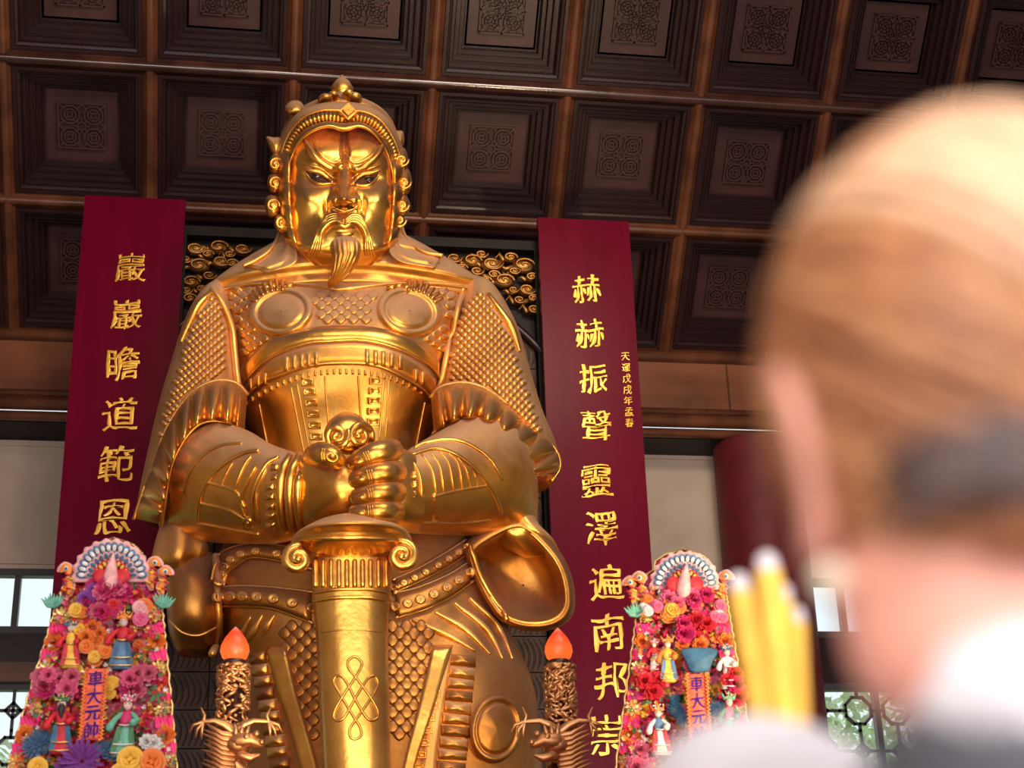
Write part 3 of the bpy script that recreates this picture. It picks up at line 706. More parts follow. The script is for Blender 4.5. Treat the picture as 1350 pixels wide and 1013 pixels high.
# ---- pommel with twin spirals
mb = MB(); o = spl([(458, 543), (474, 548), (486, 562), (490, 578), (480, 592), (458, 600), (436, 590), (427, 575), (432, 558), (444, 547)], 40, True); cc = np.array([458, 572.])
mb.grid([[W(*(cc+(q-cc)*r), Y) for q in o] for r, Y in ((.02, 11.22), (.55, 11.22), (.85, 11.27), (1, 11.42), (1, 11.7), (.7, 11.8), (.02, 11.8))], cu=True)
pommel = mb.build('sword_pommel', GS, statue); BP = mb.bvh()
for cx, s in ((444.5, 1), (474, -1)):
    t = np.linspace(0, 1, 34); a = -s*(PI*.1)+s*t*PI*3.3+(0 if s > 0 else PI); rr = 14.5*(1-t)**.85+2
    pts = [(cx+s*r_*math.cos(A)*.92, 575+r_*math.sin(A)) for r_, A in zip(rr, s*a-(PI if s < 0 else 0)*0)]
    mb = MB(); ridge(mb, [BP], pts, [3.4, 3.6, 3.4, 3.0, 2.6, 3.2], 60, 9, lift=.8); mb.build('spiral', GS, pommel)
# ---- guard
gd = LR([(438, 688), (412, 696), (396, 704), (385, 712), (384, 722), (400, 732), (430, 740)], [(486, 688), (510, 695), (530, 704), (541, 712), (542, 722), (524, 732), (495, 740)], [11.5]*7, [.22, .36, .46, .5, .48, .36, .2], 40, 48,
        disp=lambda x, y: .02*np.sin((y-((x-463)/40)**2*2)/3.4)*(y < 708))
guard = gd.build('sword_guard', G_, statue); BG = gd.bvh()
mb = MB(); strip(mb, [BG], [(392, 712), (420, 708), (461, 707), (500, 708), (529, 712)], [(394, 722), (420, 732), (461, 738), (500, 733), (528, 722)], 40, 6, lambda u, v: .03-.02*v); mb.build('guard_band', GS, guard)
for cx, cy, s, R0 in ((392, 737, 1, 15), (530, 733, -1, 17)):
    t = np.linspace(0, 1, 30); a = -PI/2-s*t*PI*3.2; rr = R0*(1-t)**.8+1.5
    P = [W(cx+r_*math.cos(A), cy+r_*math.sin(A), 11.25-.05*tt) for r_, A, tt in zip(rr, a, t)]
    mb = MB(); tube(mb, P, spl([.035, .04, .036, .03, .028, .034], 30)[:, 0], 10)
    tube(mb, [W(cx, cy, 11.3), W(cx, cy, 11.6)], R0*.85*px2m, 24); mb.build('volute', GS, guard)
# ---- blade
bl = LR([(411, 735), (412, 780), (417, 848), (425, 1013), (436, 1288)], [(515, 735), (515, 780), (511, 848), (515, 1013), (518, 1288)], [11.62]*5, [.26, .26, .26, .27, .28], 60, 48, p=2.6)
blade = bl.build('sword_scabbard', GS, statue); BB = bl.bvh()
for k in range(10):
    x = 416+k*10.3; mb = MB(); ridge(mb, [BB], [(x, 741), (x, 758), (x+.3, 772)], 3.0, 8, 8, lift=.3); mb.build('flute', GS, blade)
for y, r in ((778, 2.2), (789, 2.4), (832, .8)):
    mb = MB(); ridge(mb, [BB], [(413+(y-740)*.03, y+4), (440, y), (465, y-1), (490, y), (513, y+4)], r, 30, 8); mb.build('scabbard_ring', GS, blade)
kp = [(468, 866), (477, 875), (473, 886), (467, 896), (456, 912), (443, 934), (440, 946), (446, 951), (455, 945), (466, 925), (478, 905), (486, 894), (494, 892), (498, 902), (492, 916), (480, 934), (468.5, 950), (461, 962), (462, 972), (468.5, 975), (476, 970), (475, 960), (468.5, 949),
      (458, 932), (446, 912), (440, 900), (443, 892), (450, 892), (458, 902), (468, 922), (480, 942), (488, 950), (497, 947), (497, 935), (485, 915), (468, 892), (460, 882), (459, 872)]
mb = MB(); ridge(mb, [BB], kp, 1.5, 220, 7, lift=.4, closed=True); mb.build('endless_knot', GS, blade)

# ---- belts and the skirt of armour
def rosettes(mb, base, pts, n, r):
    for i, (x, y) in enumerate(spl(pts, n)):
        patch(mb, base, ellipse(x, y, r, r*.85, 0, 12), [(0, .028), (.3, .012), (.6, .030), (.8, .024), (1, -.005)])
def belt(A, B, nrs, r):
    mb = MB(); strip(mb, [BL], A, B, 30, 5, lambda u, v: .06+.02*math.sin(PI*v)); o = mb.build('belt', GD, statue)
    for e in (A, B):
        m2 = MB(); ridge(m2, [BL], e, 1.8, 30, 7, lift=3.2); m2.build('belt_piping', G_, o)
    mid = [(np.array(a)+np.array(b))/2 for a, b in zip(spl(A, 6), spl(B, 6))]
    m2 = MB(); rosettes(m2, [MB().add(np.vstack(mb.v), mb.f).bvh()], mid, nrs, r); m2.build('belt_rosettes', G_, o, kind='stuff')
belt([(279, 764), (284, 745), (298, 728), (330, 719), (375, 722), (412, 730)], [(298, 772), (302, 758), (314, 746), (334, 736), (375, 742), (412, 752)], 9, 7)
belt([(284, 776), (318, 774), (360, 776), (412, 782)], [(292, 800), (320, 800), (360, 803), (412, 822)], 7, 9)
belt([(518, 766), (550, 752), (585, 732), (612, 714)], [(520, 782), (552, 768), (590, 748), (620, 728)], 8, 6)
belt([(520, 784), (552, 776), (590, 760), (618, 742)], [(522, 816), (556, 806), (590, 790), (622, 768)], 7, 8)
for pts in ([(330, 815), (316, 842), (300, 858)], [(346, 812), (334, 834), (322, 850)], [(362, 812), (345, 838)], [(575, 808), (612, 830), (645, 862)], [(600, 796), (640, 830), (662, 868)], [(620, 790), (655, 826), (675, 868)], [(545, 818), (590, 838), (625, 858)]):
    mb = MB(); ridge(mb, [BL], pts, [2, 4, 1.5], 20, 8); mb.build('robe_fold', G_, lower_o)
# scale skirt either side of the sword
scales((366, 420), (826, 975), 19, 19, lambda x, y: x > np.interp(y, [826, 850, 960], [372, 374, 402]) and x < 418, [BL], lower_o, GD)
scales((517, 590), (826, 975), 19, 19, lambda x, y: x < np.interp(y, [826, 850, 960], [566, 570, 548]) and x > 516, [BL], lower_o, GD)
for A, B in (([(352, 852), (367, 908), (383, 956), (398, 1013), (412, 1070)], [(378, 850), (392, 912), (405, 958), (420, 1013), (432, 1070)]), ([(570, 850), (560, 895), (549, 940), (534, 1000), (520, 1070)], [(598, 850), (583, 895), (571, 935), (548, 1005), (534, 1070)])):
    mb = MB(); strip(mb, [BL], A, B, 30, 5, .09); mb.build('tasset_strap', GS, lower_o)
for (xa, xb, ys) in (((330, 356, 0), (352, 385, 0), (862, 1010)), ((592, 574, 0), (628, 614, 0), (862, 1010))):
    k = 0; y = ys[0]
    while y < ys[1]:
        f = (y-ys[0])/(ys[1]-ys[0]); l = xa[0]+(xa[1]-xa[0])*f; r = xb[0]+(xb[1]-xb[0])*f; dy = 4 if xa[0] > 500 else -4
        mb = MB(); patch(mb, [BL], quadp((l, y), (r, y+dy), (r, y+dy+14.5+2*math.sin(k*2.1)), (l, y+15)), [(0, .07), (.8, .06), (1, -.01)]); mb.build('lamella', G_ if k % 3 else GD, lower_o); y += 15.6; k += 1
mb = MB(); strip(mb, [BL], [(588, 856), (578, 900), (566, 950), (556, 1013), (550, 1060)], [(596, 856), (590, 900), (582, 950), (574, 1013), (570, 1060)], 24, 4, .04); mb.build('tasset_edge', G_, lower_o)
for k in range(7):
    f = k/6; x = 574-22*f; y = 915+98*f; mb = MB(); patch(mb, [BL], rect(x-7, y-5, x+7, y+5), [(0, .02), (.5, .02), (.65, .06), (.9, .06), (1, -.01)]); mb.build('buckle_plate', GS, lower_o)
mb = MB(); patch(mb, [BL], ellipse(652, 962, 34, 46, .12, 36), [(0, .10), (.6, .10), (.72, .09), (.76, .06), (.80, .11), (.95, .10), (1, -.02)]); mb.build('knee_guard', GD, lower_o)
# ---- face: a modelled relief with real depth
gx = lambda x, y, cx, cy, sx, sy: np.exp(-((x-cx)/sx)**2-((y-cy)/sy)**2)
FL = [(140, 402), (160, 388), (180, 381), (200, 379), (250, 378), (300, 381), (325, 386), (340, 396), (352, 412)]
FR = [(140, 500), (160, 512), (180, 519), (200, 522), (250, 523), (300, 521), (325, 516), (340, 508), (352, 494)]
def faceY(x, y, s):
    Y = 12.52-.30*np.maximum(0, 1-np.abs(s)**5.0)**.6
    Y += .06*np.maximum(0, (200-y)/40)**2+.16*np.maximum(0, (y-318)/30)**2
    d = .055*gx(x, y, 428, 200, 24, 20)+.055*gx(x, y, 475, 200, 23, 20)                       # brow cushions
    d -= .05*np.exp(-((x-454)/4)**2)*(y < 214)*np.clip((214-y)/10, 0, 1)
    d -= .085*gx(x, y, 419, 234, 22, 9)+.085*gx(x, y, 483, 235, 22, 9)                        # eye sockets
    d += .05*gx(x, y, 418, 233, 14, 6)+.05*gx(x, y, 484, 235, 14, 6)
    t = np.clip((y-218)/44, 0, 1); d += (.08+.21*t)*np.exp(-np.abs((x-453.5)/(8.5+3.0*t))**3)*(1/(1+np.exp((y-269)/1.6)))*(1/(1+np.exp((216-y)/3)))
    d += .06*gx(x, y, 453.5, 262, 9, 8)
    d += .10*gx(x, y, 441, 267, 6, 6)+.10*gx(x, y, 467, 267, 6, 6)-.05*gx(x, y, 446, 272, 3, 2.2)-.05*gx(x, y, 461, 272, 3, 2.2)
    d += .045*gx(x, y, 405, 262, 20, 16)+.045*gx(x, y, 500, 262, 20, 16)                      # cheekbones
    d -= .03*gx(x, y, 402, 300, 16, 20)+.03*gx(x, y, 503, 300, 16, 20)
    d += .085*gx(x, y, 454, 300, 24, 17)-.03*gx(x, y, 454, 284, 5, 5)
    d += .03*gx(x, y, 404, 328, 18, 10)+.03*gx(x, y, 502, 328, 18, 10)
    d -= .035*gx(x, y, 431, 276, 4, 12)+.035*gx(x, y, 477, 276, 4, 12)
    return Y-d
NX_, NY_ = 130, 150; ys = np.linspace(163, 350, NY_); G = []
for y in ys:
    l = np.interp(y, *zip(*FL)); r = np.interp(y, *zip(*FR)); s = np.sin(np.linspace(-PI/2, PI/2, NX_)); x = (l+r)/2+s*(r-l)/2
    Yv = faceY(x, y, s); row = [W(a, y, b) for a, b in zip(x, Yv)]
    row += [W(r-(r-l)*k, y, 12.95) for k in (.0, .35, .65, 1.0)]
    G.append(row)
mb = MB(); mb.grid(G, cu=True, cap=True); head = mb.build('head', GS, statue); BF = [mb.bvh()]
def fridge(name, pts, r, m=GS, par=head, n=30, lift=.4, base=None, nu=9):
    mb = MB(); ridge(mb, base or BF, pts, r, n, nu, lift=lift); return mb.build(name, m, par)
# brows
fridge('brow', [(404, 186), (410, 200), (422, 214), (438, 223), (449, 221), (454, 211)], [3.5, 5, 5, 4.6, 3.4, 2])
fridge('brow', [(505, 184), (501, 198), (491, 211), (476, 222), (463, 223), (456, 211)], [3, 4.6, 5, 4.6, 3.4, 2])
fridge('brow_line', [(413, 182), (417, 196), (428, 209), (440, 215), (449, 211), (453, 200)], [1.5, 2.2, 2.4, 2.2, 1.8, 1.2])
fridge('brow_line', [(500, 190), (494, 200), (483, 210), (470, 215), (461, 211), (457, 200)], [1.5, 2.2, 2.4, 2.2, 1.8, 1.2])
# eyes
eyed = mat('painted_eye_black', (.02, .012, .012), .12, coat=.5); eyew = mat('painted_eye_white', (.07, .03, .02), .6, spec=.1)
for o, iris, up, lo in (([(403, 226), (412, 229), (423, 233), (433, 240), (424, 241), (412, 237)], (417, 233.5), [(399, 221), (410, 225), (424, 229), (438, 241)], [(402, 226), (412, 240), (424, 244), (438, 242)]),
                        ([(499, 228), (489, 231), (477, 234), (468, 241), (478, 244), (490, 240)], (486, 236.5), [(502, 224), (490, 228), (477, 231), (465, 242)], [(500, 230), (490, 243), (478, 246), (465, 243)])):
    mb = MB(); patch(mb, BF, spl(o, 20, True), [(0, .03), (.6, .024), (1, .004)]); e = mb.build('eye', eyew, head)
    mb = MB(); patch(mb, BF, ellipse(*iris, 7.6, 5.2, 0, 16), [(0, .038), (.7, .034), (1, .015)]); mb.build('iris', eyed, e)
    fridge('upper_eyelid', up, [1.6, 3.2, 3.4, 2], par=head, lift=.8); fridge('lower_eyelid', lo, [1.2, 2.2, 2.4, 1.6], par=head, lift=.5)
    fridge('eyelid_fold', [(x, y-6-abs(x-iris[0])*.05) for x, y in up], [1, 2.4, 2.6, 1.5], par=head, lift=.3)
# nose wings and nostrils
for s, x in ((-1, 441), (1, 467)):
    mb = MB(); p, n = cast(BF, x, 266); ell(mb, p-n*.012, .046, .05, .042); mb.build('nose_wing', GS, head)
    mb = MB(); patch(mb, BF, ellipse(454+s*8.5, 271, 4.0, 2.4, s*.3, 12), [(0, .012), (1, .012)]); mb.build('nostril', eyed, head)
fridge('nose_base', [(438, 272), (447, 277), (454, 279), (462, 277), (471, 272)], [1.6, 2.4, 2.8, 2.4, 1.6])
# lips
fridge('upper_lip', [(440, 301), (448, 298), (454, 300), (460, 298), (468, 300)], [1.5, 3.8, 3.4, 3.8, 1.5]); fridge('lower_lip', [(444, 307), (450, 309), (455, 310), (461, 309), (466, 306)], [1.5, 3.8, 4.4, 3.8, 1.5])
# moustache strands
for k in range(4):
    w = k*3.6
    fridge('moustache_strand', [(453, 291+k*2.2), (444, 284+w*.8), (434, 286+w*.9), (425, 297+w*.8), (417+w*.5, 314+w*.4), (411+w*.9, 328), (407+w*1.1, 336)], [1.6, 2.8, 3.0, 2.8, 2.4, 2.2, 1.8], lift=1.3)
    fridge('moustache_strand', [(456, 291+k*2.2), (465, 285+w*.8), (474, 288+w*.9), (481, 300+w*.8), (487-w*.5, 315+w*.4), (491-w*.9, 328), (494-w*1.1, 336)], [1.6, 2.8, 3.0, 2.8, 2.4, 2.2, 1.8], lift=1.3)
# beard: fluted, tapering and turned to one side
def beardd(x, y):
    c = np.interp(y, [312, 335, 355, 380], [455, 457, 451, 436]); w = np.interp(y, [312, 330, 355, 380], [21, 21, 14, 3]); s = (x-c)/w
    return .018*np.abs(np.sin(s*PI*3.2))
bd = LR([(440, 316), (435, 324), (438, 342), (437, 358), (432, 372), (433, 379)], [(469, 316), (476, 324), (473, 342), (463, 358), (448, 372), (436, 379)], [12.1, 12.08, 12.08, 12.12, 12.18, 12.22], [.07, .11, .12, .10, .07, .02], 60, 60, disp=beardd)
bd.build('beard', G_, head)
# ---- helmet
hd = LR([(366, 262), (364, 225), (366, 195), (374, 170), (390, 153), (420, 140), (444, 137)], [(534, 262), (533, 225), (528, 195), (521, 170), (508, 154), (482, 141), (458, 137)], [12.95]*7, [.22, .26, .30, .34, .34, .2, .04], 40, 48, bb=[.6, .65, .65, .6, .5, .3, .05])
helm = hd.build('helmet', G_, statue); BH = [hd.bvh()]
def arcband(name, O, I, Yo, Yi, bulge, m, par=helm, pleat=None, n=70):
    mb = MB(); band(mb, O, I, Yo, Yi, n, 8, bulge, pleat, .3); return mb.build(name, m, par)
rimO = [(361, 262), (361, 225), (366, 195), (377, 168), (396, 146), (424, 136), (452, 134), (482, 138), (507, 152), (524, 176), (533, 205), (536, 235), (535, 262)]
rimM = [(369, 262), (370, 228), (374, 200), (384, 176), (401, 157), (426, 148), (453, 149), (480, 150), (502, 162), (517, 184), (525, 208), (528, 235), (527, 262)]
rimI = [(377, 262), (378, 232), (381, 206), (390, 184), (406, 168), (430, 160), (453, 162), (476, 161), (496, 172), (510, 190), (518, 212), (521, 236), (520, 262)]
rimF = [(383, 240), (383, 222), (386, 208), (394, 192), (409, 177), (432, 169), (453, 174), (474, 169), (492, 178), (504, 194), (512, 212), (516, 228), (517, 240)]
RY = lambda a, b: [a, a, a-.02, a-(a-b)*.4, a-(a-b)*.8, b, b, b, a-(a-b)*.8, a-(a-b)*.4, a-.02, a, a]
arcband('helmet_rim', rimO, rimM, RY(12.60, 12.34), RY(12.50, 12.24), .06, G_); arcband('helmet_inner_rim', rimI, rimF, RY(12.40, 12.12), RY(12.36, 12.10), .05, GS)
mbk = MB(); strip_pts = [(np.array(a)+np.array(b))/2 for a, b in zip(spl(rimM, 60), spl(rimI, 60))]
for i in range(2, 58):
    t = np.array(strip_pts[min(i+1, 59)])-np.array(strip_pts[i-1]); t /= np.linalg.norm(t); n_ = np.array([-t[1], t[0]]); c = strip_pts[i]
    a, b, c2, d = (c-t*2.7-n_*6), (c+t*2.7-n_*6), (c+t*2.7+n_*5.5), (c-t*2.7+n_*5.5)
    yk = 12.46-.28*math.exp(-((i-29.5)/15)**4)
    q = [W(*p, yk) for p in (a, b, c2, d)]+[W(*p, yk+.3) for p in (a, b, c2, d)]
    mb = MB(); mb.add(q, [(0, 1, 2, 3), (4, 7, 6, 5), (0, 4, 5, 1), (1, 5, 6, 2), (2, 6, 7, 3), (3, 7, 4, 0)]); mb.build('helmet_tooth', GS, helm)
# finial, crest and gem
fc = W(451, 124, 12.75)
mb = MB(); lathe(mb, fc, [(.004, .215), (.018, .19), (.07, .13), (.108, .06), (.10, .0), (.07, -.035), (.09, -.05), (.14, -.07), (.16, -.14)], 24); mb.build('finial', G_, helm)
for dx, dy, r in ((-22, 10, 11), (16, 8, 11), (-12, 6, 9), (8, 4, 9)):
    mb = MB(); p = W(451+dx, 124+dy, 12.62); ell(mb, p, r*px2m, .12, r*.7*px2m); mb.build('crest_scroll', G_, helm)
p = W(459, 149, 12.16); s_ = 13*px2m
mb = MB(); mb.grid([[p+np.array([math.cos(a)*s_*k, -h, math.sin(a)*s_*k*1.15]) for a in np.arange(4)*PI/2] for k, h in ((.05, .06), (.6, .06), (.66, .03), (.9, .03), (1, -.08))], cu=True); mb.build('diamond_gem', GS, helm, False)
def blob(name, pts, Y, d, par, m, prof=((.02, 1), (.5, .95), (.85, .6), (1, 0))):
    o = spl(pts, 30, True); c = o.mean(0); mb = MB()
    G = [[W(*(c+(q-c)*r), Y-d*h) for q in o] for r, h in prof]+[[W(*(c+(q-c)*r), Y+d*h) for q in o] for r, h in prof[::-1]]
    mb.grid(G, cu=True); return mb.build(name, m, par)
for pts in ([(351, 181), (360, 181), (370, 182), (372, 196), (366, 206), (358, 200)], [(376, 141), (384, 133), (395, 133), (401, 141), (400, 150), (384, 152), (378, 148)], [(517, 175), (528, 172), (532, 176), (532, 190), (524, 196), (518, 188)]):
    blob('helmet_wing', pts, 12.62, .09, helm, G_)
# bosses down the cheek pieces
for pts in ([(358, 206), (366, 202), (371, 214), (370, 228), (360, 230), (355, 220)], [(354, 232), (364, 228), (372, 236), (371, 252), (360, 256), (353, 246)], [(350, 262), (358, 256), (370, 262), (370, 280), (360, 288), (351, 280)], [(362, 286), (372, 280), (380, 290), (380, 304), (370, 308), (363, 300)],
            [(524, 196), (534, 196), (538, 212), (534, 226), (526, 226), (522, 212)], [(526, 226), (538, 222), (543, 240), (538, 256), (528, 258), (524, 244)], [(522, 258), (534, 256), (541, 270), (536, 284), (526, 286), (521, 274)], [(520, 282), (530, 284), (534, 292), (528, 300), (520, 298)]):
    o_ = blob('cheek_boss', pts, 12.55, .13, helm, GS)
    c = np.mean(pts, 0); s = 1 if c[0] > 450 else -1
    t = np.linspace(0, 1, 22); rr = 7.5*(1-t)+1.5; a = t*PI*3*s
    mb = MB(); tube(mb, [W(c[0]+r_*math.cos(A), c[1]+r_*math.sin(A), 12.43) for r_, A in zip(rr, a)], 1.9*px2m, 7); mb.build('scroll', GS, o_)
# inner cheek strip beside the face
for O, I in (([(368, 200), (367, 240), (368, 270), (372, 300), (376, 320)], [(383, 200), (383, 240), (384, 270), (387, 300), (394, 330)]), ([(531, 210), (532, 240), (530, 270), (527, 300), (524, 320)], [(518, 210), (518, 240), (517, 270), (515, 300), (509, 330)])):
    mb = MB(); band(mb, O, I, [12.5], [12.36], 60, 8, .05, lambda u, v: .05*abs(math.sin(u*PI*4))**.5, .3); mb.build('cheek_piece', GS, helm)
# neck guard sweeping out to the shoulders
for O, I in (([(372, 292), (367, 312), (356, 330), (338, 343), (322, 350)], [(386, 296), (388, 318), (392, 336), (388, 348), (352, 360)]), ([(528, 290), (532, 308), (542, 322), (560, 333), (582, 337)], [(517, 296), (515, 316), (514, 334), (530, 346), (574, 354)])):
    mb = MB(); band(mb, O, I, [12.7, 12.68, 12.62, 12.6, 12.6], [12.52, 12.5, 12.42, 12.38, 12.4], 50, 10, .05, lambda u, v: .02*math.sin(v*14), .25); ng = mb.build('neck_guard', G_, helm)
    mb = MB(); tube(mb, [W(*p, y-.03) for p, y in zip(spl(O, 30), spl([12.7, 12.66, 12.6, 12.56, 12.56], 30)[:, 0])], 3*px2m, 8); mb.build('neck_guard_edge', G_, ng)
# plinth that carries the statue
pl = thing('stone_plinth', (st_c[0], 12.8, 0), 'stone plinth under the gilded statue', 'plinth')
MB().box((st_c[0]-2.6, 11.0, 0), (st_c[0]+2.6, 14.5, PLZ-.25)).build('block', M['floor'], pl, False)
MB().box((st_c[0]-2.8, 10.8, PLZ-.25), (st_c[0]+2.8, 14.6, PLZ)).build('cap_slab', M['floor'], pl, False)
# ============================================================ NICHE BEHIND THE STATUE
YN = 15.1
xa, xb = W(240, 330, YN)[0], W(707, 335, YN)[0]; zt = W(470, 322, YN)[2]
niche = thing('carved_niche', ((xa+xb)/2, YN, 0), 'dark carved wooden screen with gilded clouds standing behind the gilded statue', 'screen')
MB().box((xa, YN, PLZ), (xb, YN+.25, zt)).build('back_board', M['dark'], niche, False)
MB().box((xa-.02, YN+.02, 0), (xa+.3, YN+.22, PLZ)).box((xb-.3, YN+.02, 0), (xb+.02, YN+.22, PLZ)).build('foot_post', M['dark'], niche, False)
for x0, x1, z0, z1 in ((xa-.08, xa+.05, PLZ, zt+.06), (xb-.05, xb+.08, PLZ, zt+.06)): MB().box((x0, YN-.14, z0), (x1, YN+.28, z1)).build('side_frame', M['dark'], niche, False)
MB().box((xa+.05, YN-.14, zt-.05), (xb-.05, YN+.28, zt+.06)).build('top_frame', M['dark'], niche, False)
# arched field of carved tiles
cA = W(470, 648, YN-.12); RA = 318*m_per_px(YN)
tw, thh = (xb-xa-.12)/9, .36; t0 = None
def tile_mesh():
    mb = MB(); a, b = tw/2-.006, thh/2-.006
    mb.grid([[(-a, 0, -b), (a, 0, -b), (a, 0, b), (-a, 0, b)], [(-a, -.04, -b), (a, -.04, -b), (a, -.04, b), (-a, -.04, b)]], cu=True, cap=True)
    for k in range(7):
        P = [(-a+.02+.055*k+.05*math.sin(PI*t)-.03*t, -.042, -b+.02+(2*b-.04)*t) for t in np.linspace(0, 1, 5)]
        P = [(min(p[0], a-.01), p[1], p[2]) for p in P]; tube(mb, P, [.006, .013, .014, .012, .005], 5, caps=False)
    return mb
for j in range(26):
    z = PLZ+.05+thh*(j+.5)
    for i in range(9):
        x = xa+.06+tw*(i+.5)
        dx, dz = x-cA[0], max(0, z-cA[2])
        if dx*dx+dz*dz > (RA-.10)**2 or z > zt-.3: continue
        if t0 is None:
            t0 = tile_mesh().build('carved_tile', M['stone'], None, False); o = t0
        else: o = t0.copy(); COL.objects.link(o)
        o.parent = niche; o.matrix_local = Matrix.Translation(Vector((x, YN-.01, z))-niche.location)
mb = MB(); tube(mb, [(cA[0]+RA*math.cos(a), YN-.1, cA[2]+RA*math.sin(a)) for a in np.linspace(.55, PI-.55, 60)], .045, 10); mb.build('arch_moulding', M['wood'], niche)
gcl = gold_leaf('antique_gold', (.50, .26, .08), .45, 0)
for k, (x, y, r) in enumerate([(258, 330, 15), (288, 328, 14), (320, 331, 13), (262, 352, 15), (292, 347, 14), (252, 374, 13), (598, 343, 12), (622, 346, 14), (648, 350, 17), (690, 352, 17), (628, 360, 10), (664, 372, 15), (694, 384, 14), (650, 365, 9), (703, 410, 10), (250, 396, 10), (276, 366, 10), (306, 350, 9), (245, 345, 9), (274, 338, 8), (303, 338, 7), (608, 356, 8), (634, 338, 9), (672, 342, 10), (677, 360, 8), (700, 368, 9), (684, 398, 9), (702, 396, 8), (676, 385, 7), (640, 372, 7), (246, 386, 8), (266, 384, 7)]):
    mb = MB(); c = W(x, y, YN-.06); s = m_per_px(YN); ell(mb, c, r*s, .06, r*.62*s, 18, 9)
    t = np.linspace(0, 1, 20); rr = r*.8*(1-t)+1.5; a = t*PI*3.2*(1 if k % 2 else -1)
    P = np.array([c+np.array([q*s*math.cos(A), -.06, q*.68*s*math.sin(A)]) for q, A in zip(rr, a)]); tube(mb, P, 1.7*s, 6)
    tube(mb, [c+np.array([-r*s, -.02, -.02]), c+np.array([-r*1.5*s, -.03, .05*(k % 3-1)]), c+np.array([-r*2.0*s, -.02, 0])], [.03, .025, .008], 6)
    mb.build('carved_cloud', gcl, niche)

# ============================================================ COUPLET BOARDS
YP = 14.75
tgold = gold_leaf('lettering_gold', (.98, .60, .12), .38, 0)
def glyph(ch):
    cu = bpy.data.curves.new('glyph', 'FONT'); cu.body = ch; cu.size = 1.0; cu.extrude = .045; cu.bevel_depth = .016; cu.bevel_resolution = 1; cu.offset = -.006; cu.resolution_u = 3
    cu.align_x = 'CENTER'; cu.align_y = 'CENTER'
    o = bpy.data.objects.new('glyph', cu); COL.objects.link(o); bpy.context.view_layer.update()
    me = bpy.data.meshes.new_from_object(o.evaluated_get(bpy.context.evaluated_depsgraph_get())); bpy.data.objects.remove(o); bpy.data.curves.remove(cu)
    import bmesh
    bm = bmesh.new(); bm.from_mesh(me); bmesh.ops.remove_doubles(bm, verts=bm.verts, dist=1e-5)
    for _ in range(2): bmesh.ops.subdivide_edges(bm, edges=[e for e in bm.edges if e.calc_length() > .09 and len(e.link_faces) == 2 and e.calc_face_angle(0) > .2], cuts=1, use_grid_fill=False)
    bm.normal_update()
    for q in bm.verts:
        n_ = q.normal; h = math.hypot(n_.x, n_.y)
        if h > .2:
            k = .011*math.sin(q.co.x*13+q.co.y*9+1)+.010*math.sin(q.co.y*17-q.co.x*11)+(.010*abs(n_.x)-.010*abs(n_.y))/h
            q.co.x += n_.x/h*k; q.co.y += n_.y/h*k
    bm.to_mesh(me); bm.free()
    n = len(me.vertices); v = np.empty(n*3); me.vertices.foreach_get('co', v); v = v.reshape(-1, 3)
    c = (v.max(0)+v.min(0))/2; v = v-[c[0], c[1], 0]; s = 1/max(v[:, 0].max()-v[:, 0].min(), v[:, 1].max()-v[:, 1].min()); v[:, :2] *= s
    return v, [tuple(p.vertices) for p in me.polygons]
GC = {}
def brush(v, seed):
    """pull the even strokes toward brush writing: rising strokes and a slight sway"""
    x, y = v[:, 0].copy(), v[:, 1].copy(); v = v.copy()
    v[:, 1] = y+.10*x+.022*np.sin(7*x+seed)+.012*np.sin(17*y+seed*2); v[:, 0] = x-.02*np.sin(6*y+seed)+.014*np.sin(15*x+3*y+seed); return v
def character(ch, px, py, size, Y, par, m, w=.92, h=1.0, name='character', ydepth=1.0, rough=True):
    if ch not in GC: GC[ch] = glyph(ch)
    v, f = GC[ch]; v = brush(v, px*.37+py) if rough else v; c = W(px, py, Y); s = size*m_per_px(Y)
    # a vertical plane seen from below is foreshortened: size is measured in the photograph
    P = np.stack([c[0]+v[:, 0]*s*w, Y-v[:, 2]*s*ydepth*.55, c[2]+v[:, 1]*s*h], 1)
    return MB().add(P, f).build(name, m, par, False)
def board(pl_, pr_, label, seed):
    a, b = W(*pl_, YP), W(*pr_, YP); z1 = (a[2]+b[2])/2
    t = thing('couplet_board', ((a[0]+b[0])/2, YP, 0), label, 'sign board', 'tall maroon couplet boards beside the statue')
    MB().box((a[0], YP, 2.4), (b[0], YP+.09, z1)).build('board', M['maroon'], t, False)
    MB().box(((a[0]+b[0])/2-.15, YP+.09, 0), ((a[0]+b[0])/2+.15, YP+.19, z1-.5)).build('support_post', M['dark'], t, False)
    return t
bl_ = board((112, 258), (245, 263), 'tall maroon board with one column of gold characters left of the gilded statue', 1)
br_ = board((709, 286), (829, 293), 'tall maroon board with large and small gold characters right of the gilded statue', 2)
for ch, x, y, s in (('巖', 172, 353, 43), ('巖', 167, 415, 43), ('瞻', 162, 480, 46), ('道', 158, 546, 47), ('範', 153, 612, 48), ('恩', 149, 682, 48), ('長', 144, 750, 48)):
    if ch != '長': character(ch, x, y, s, YP, bl_, tgold)
for ch, x, y, s in (('赫', 773, 381, 43), ('赫', 777, 440, 44), ('振', 782, 500, 44), ('聲', 786, 562, 46), ('靈', 786, 634, 46), ('澤', 793, 697, 48), ('遍', 799, 768, 48), ('南', 802, 834, 48), ('邦', 806, 897, 48), ('崇', 800, 970, 50)):
    character(ch, x, y, s, YP, br_, tgold)
for k, ch in enumerate('天運戊戌年孟春'): character(ch, 824.5+k*.9, 470+k*14.6, 13, YP, br_, tgold, name='small_character')
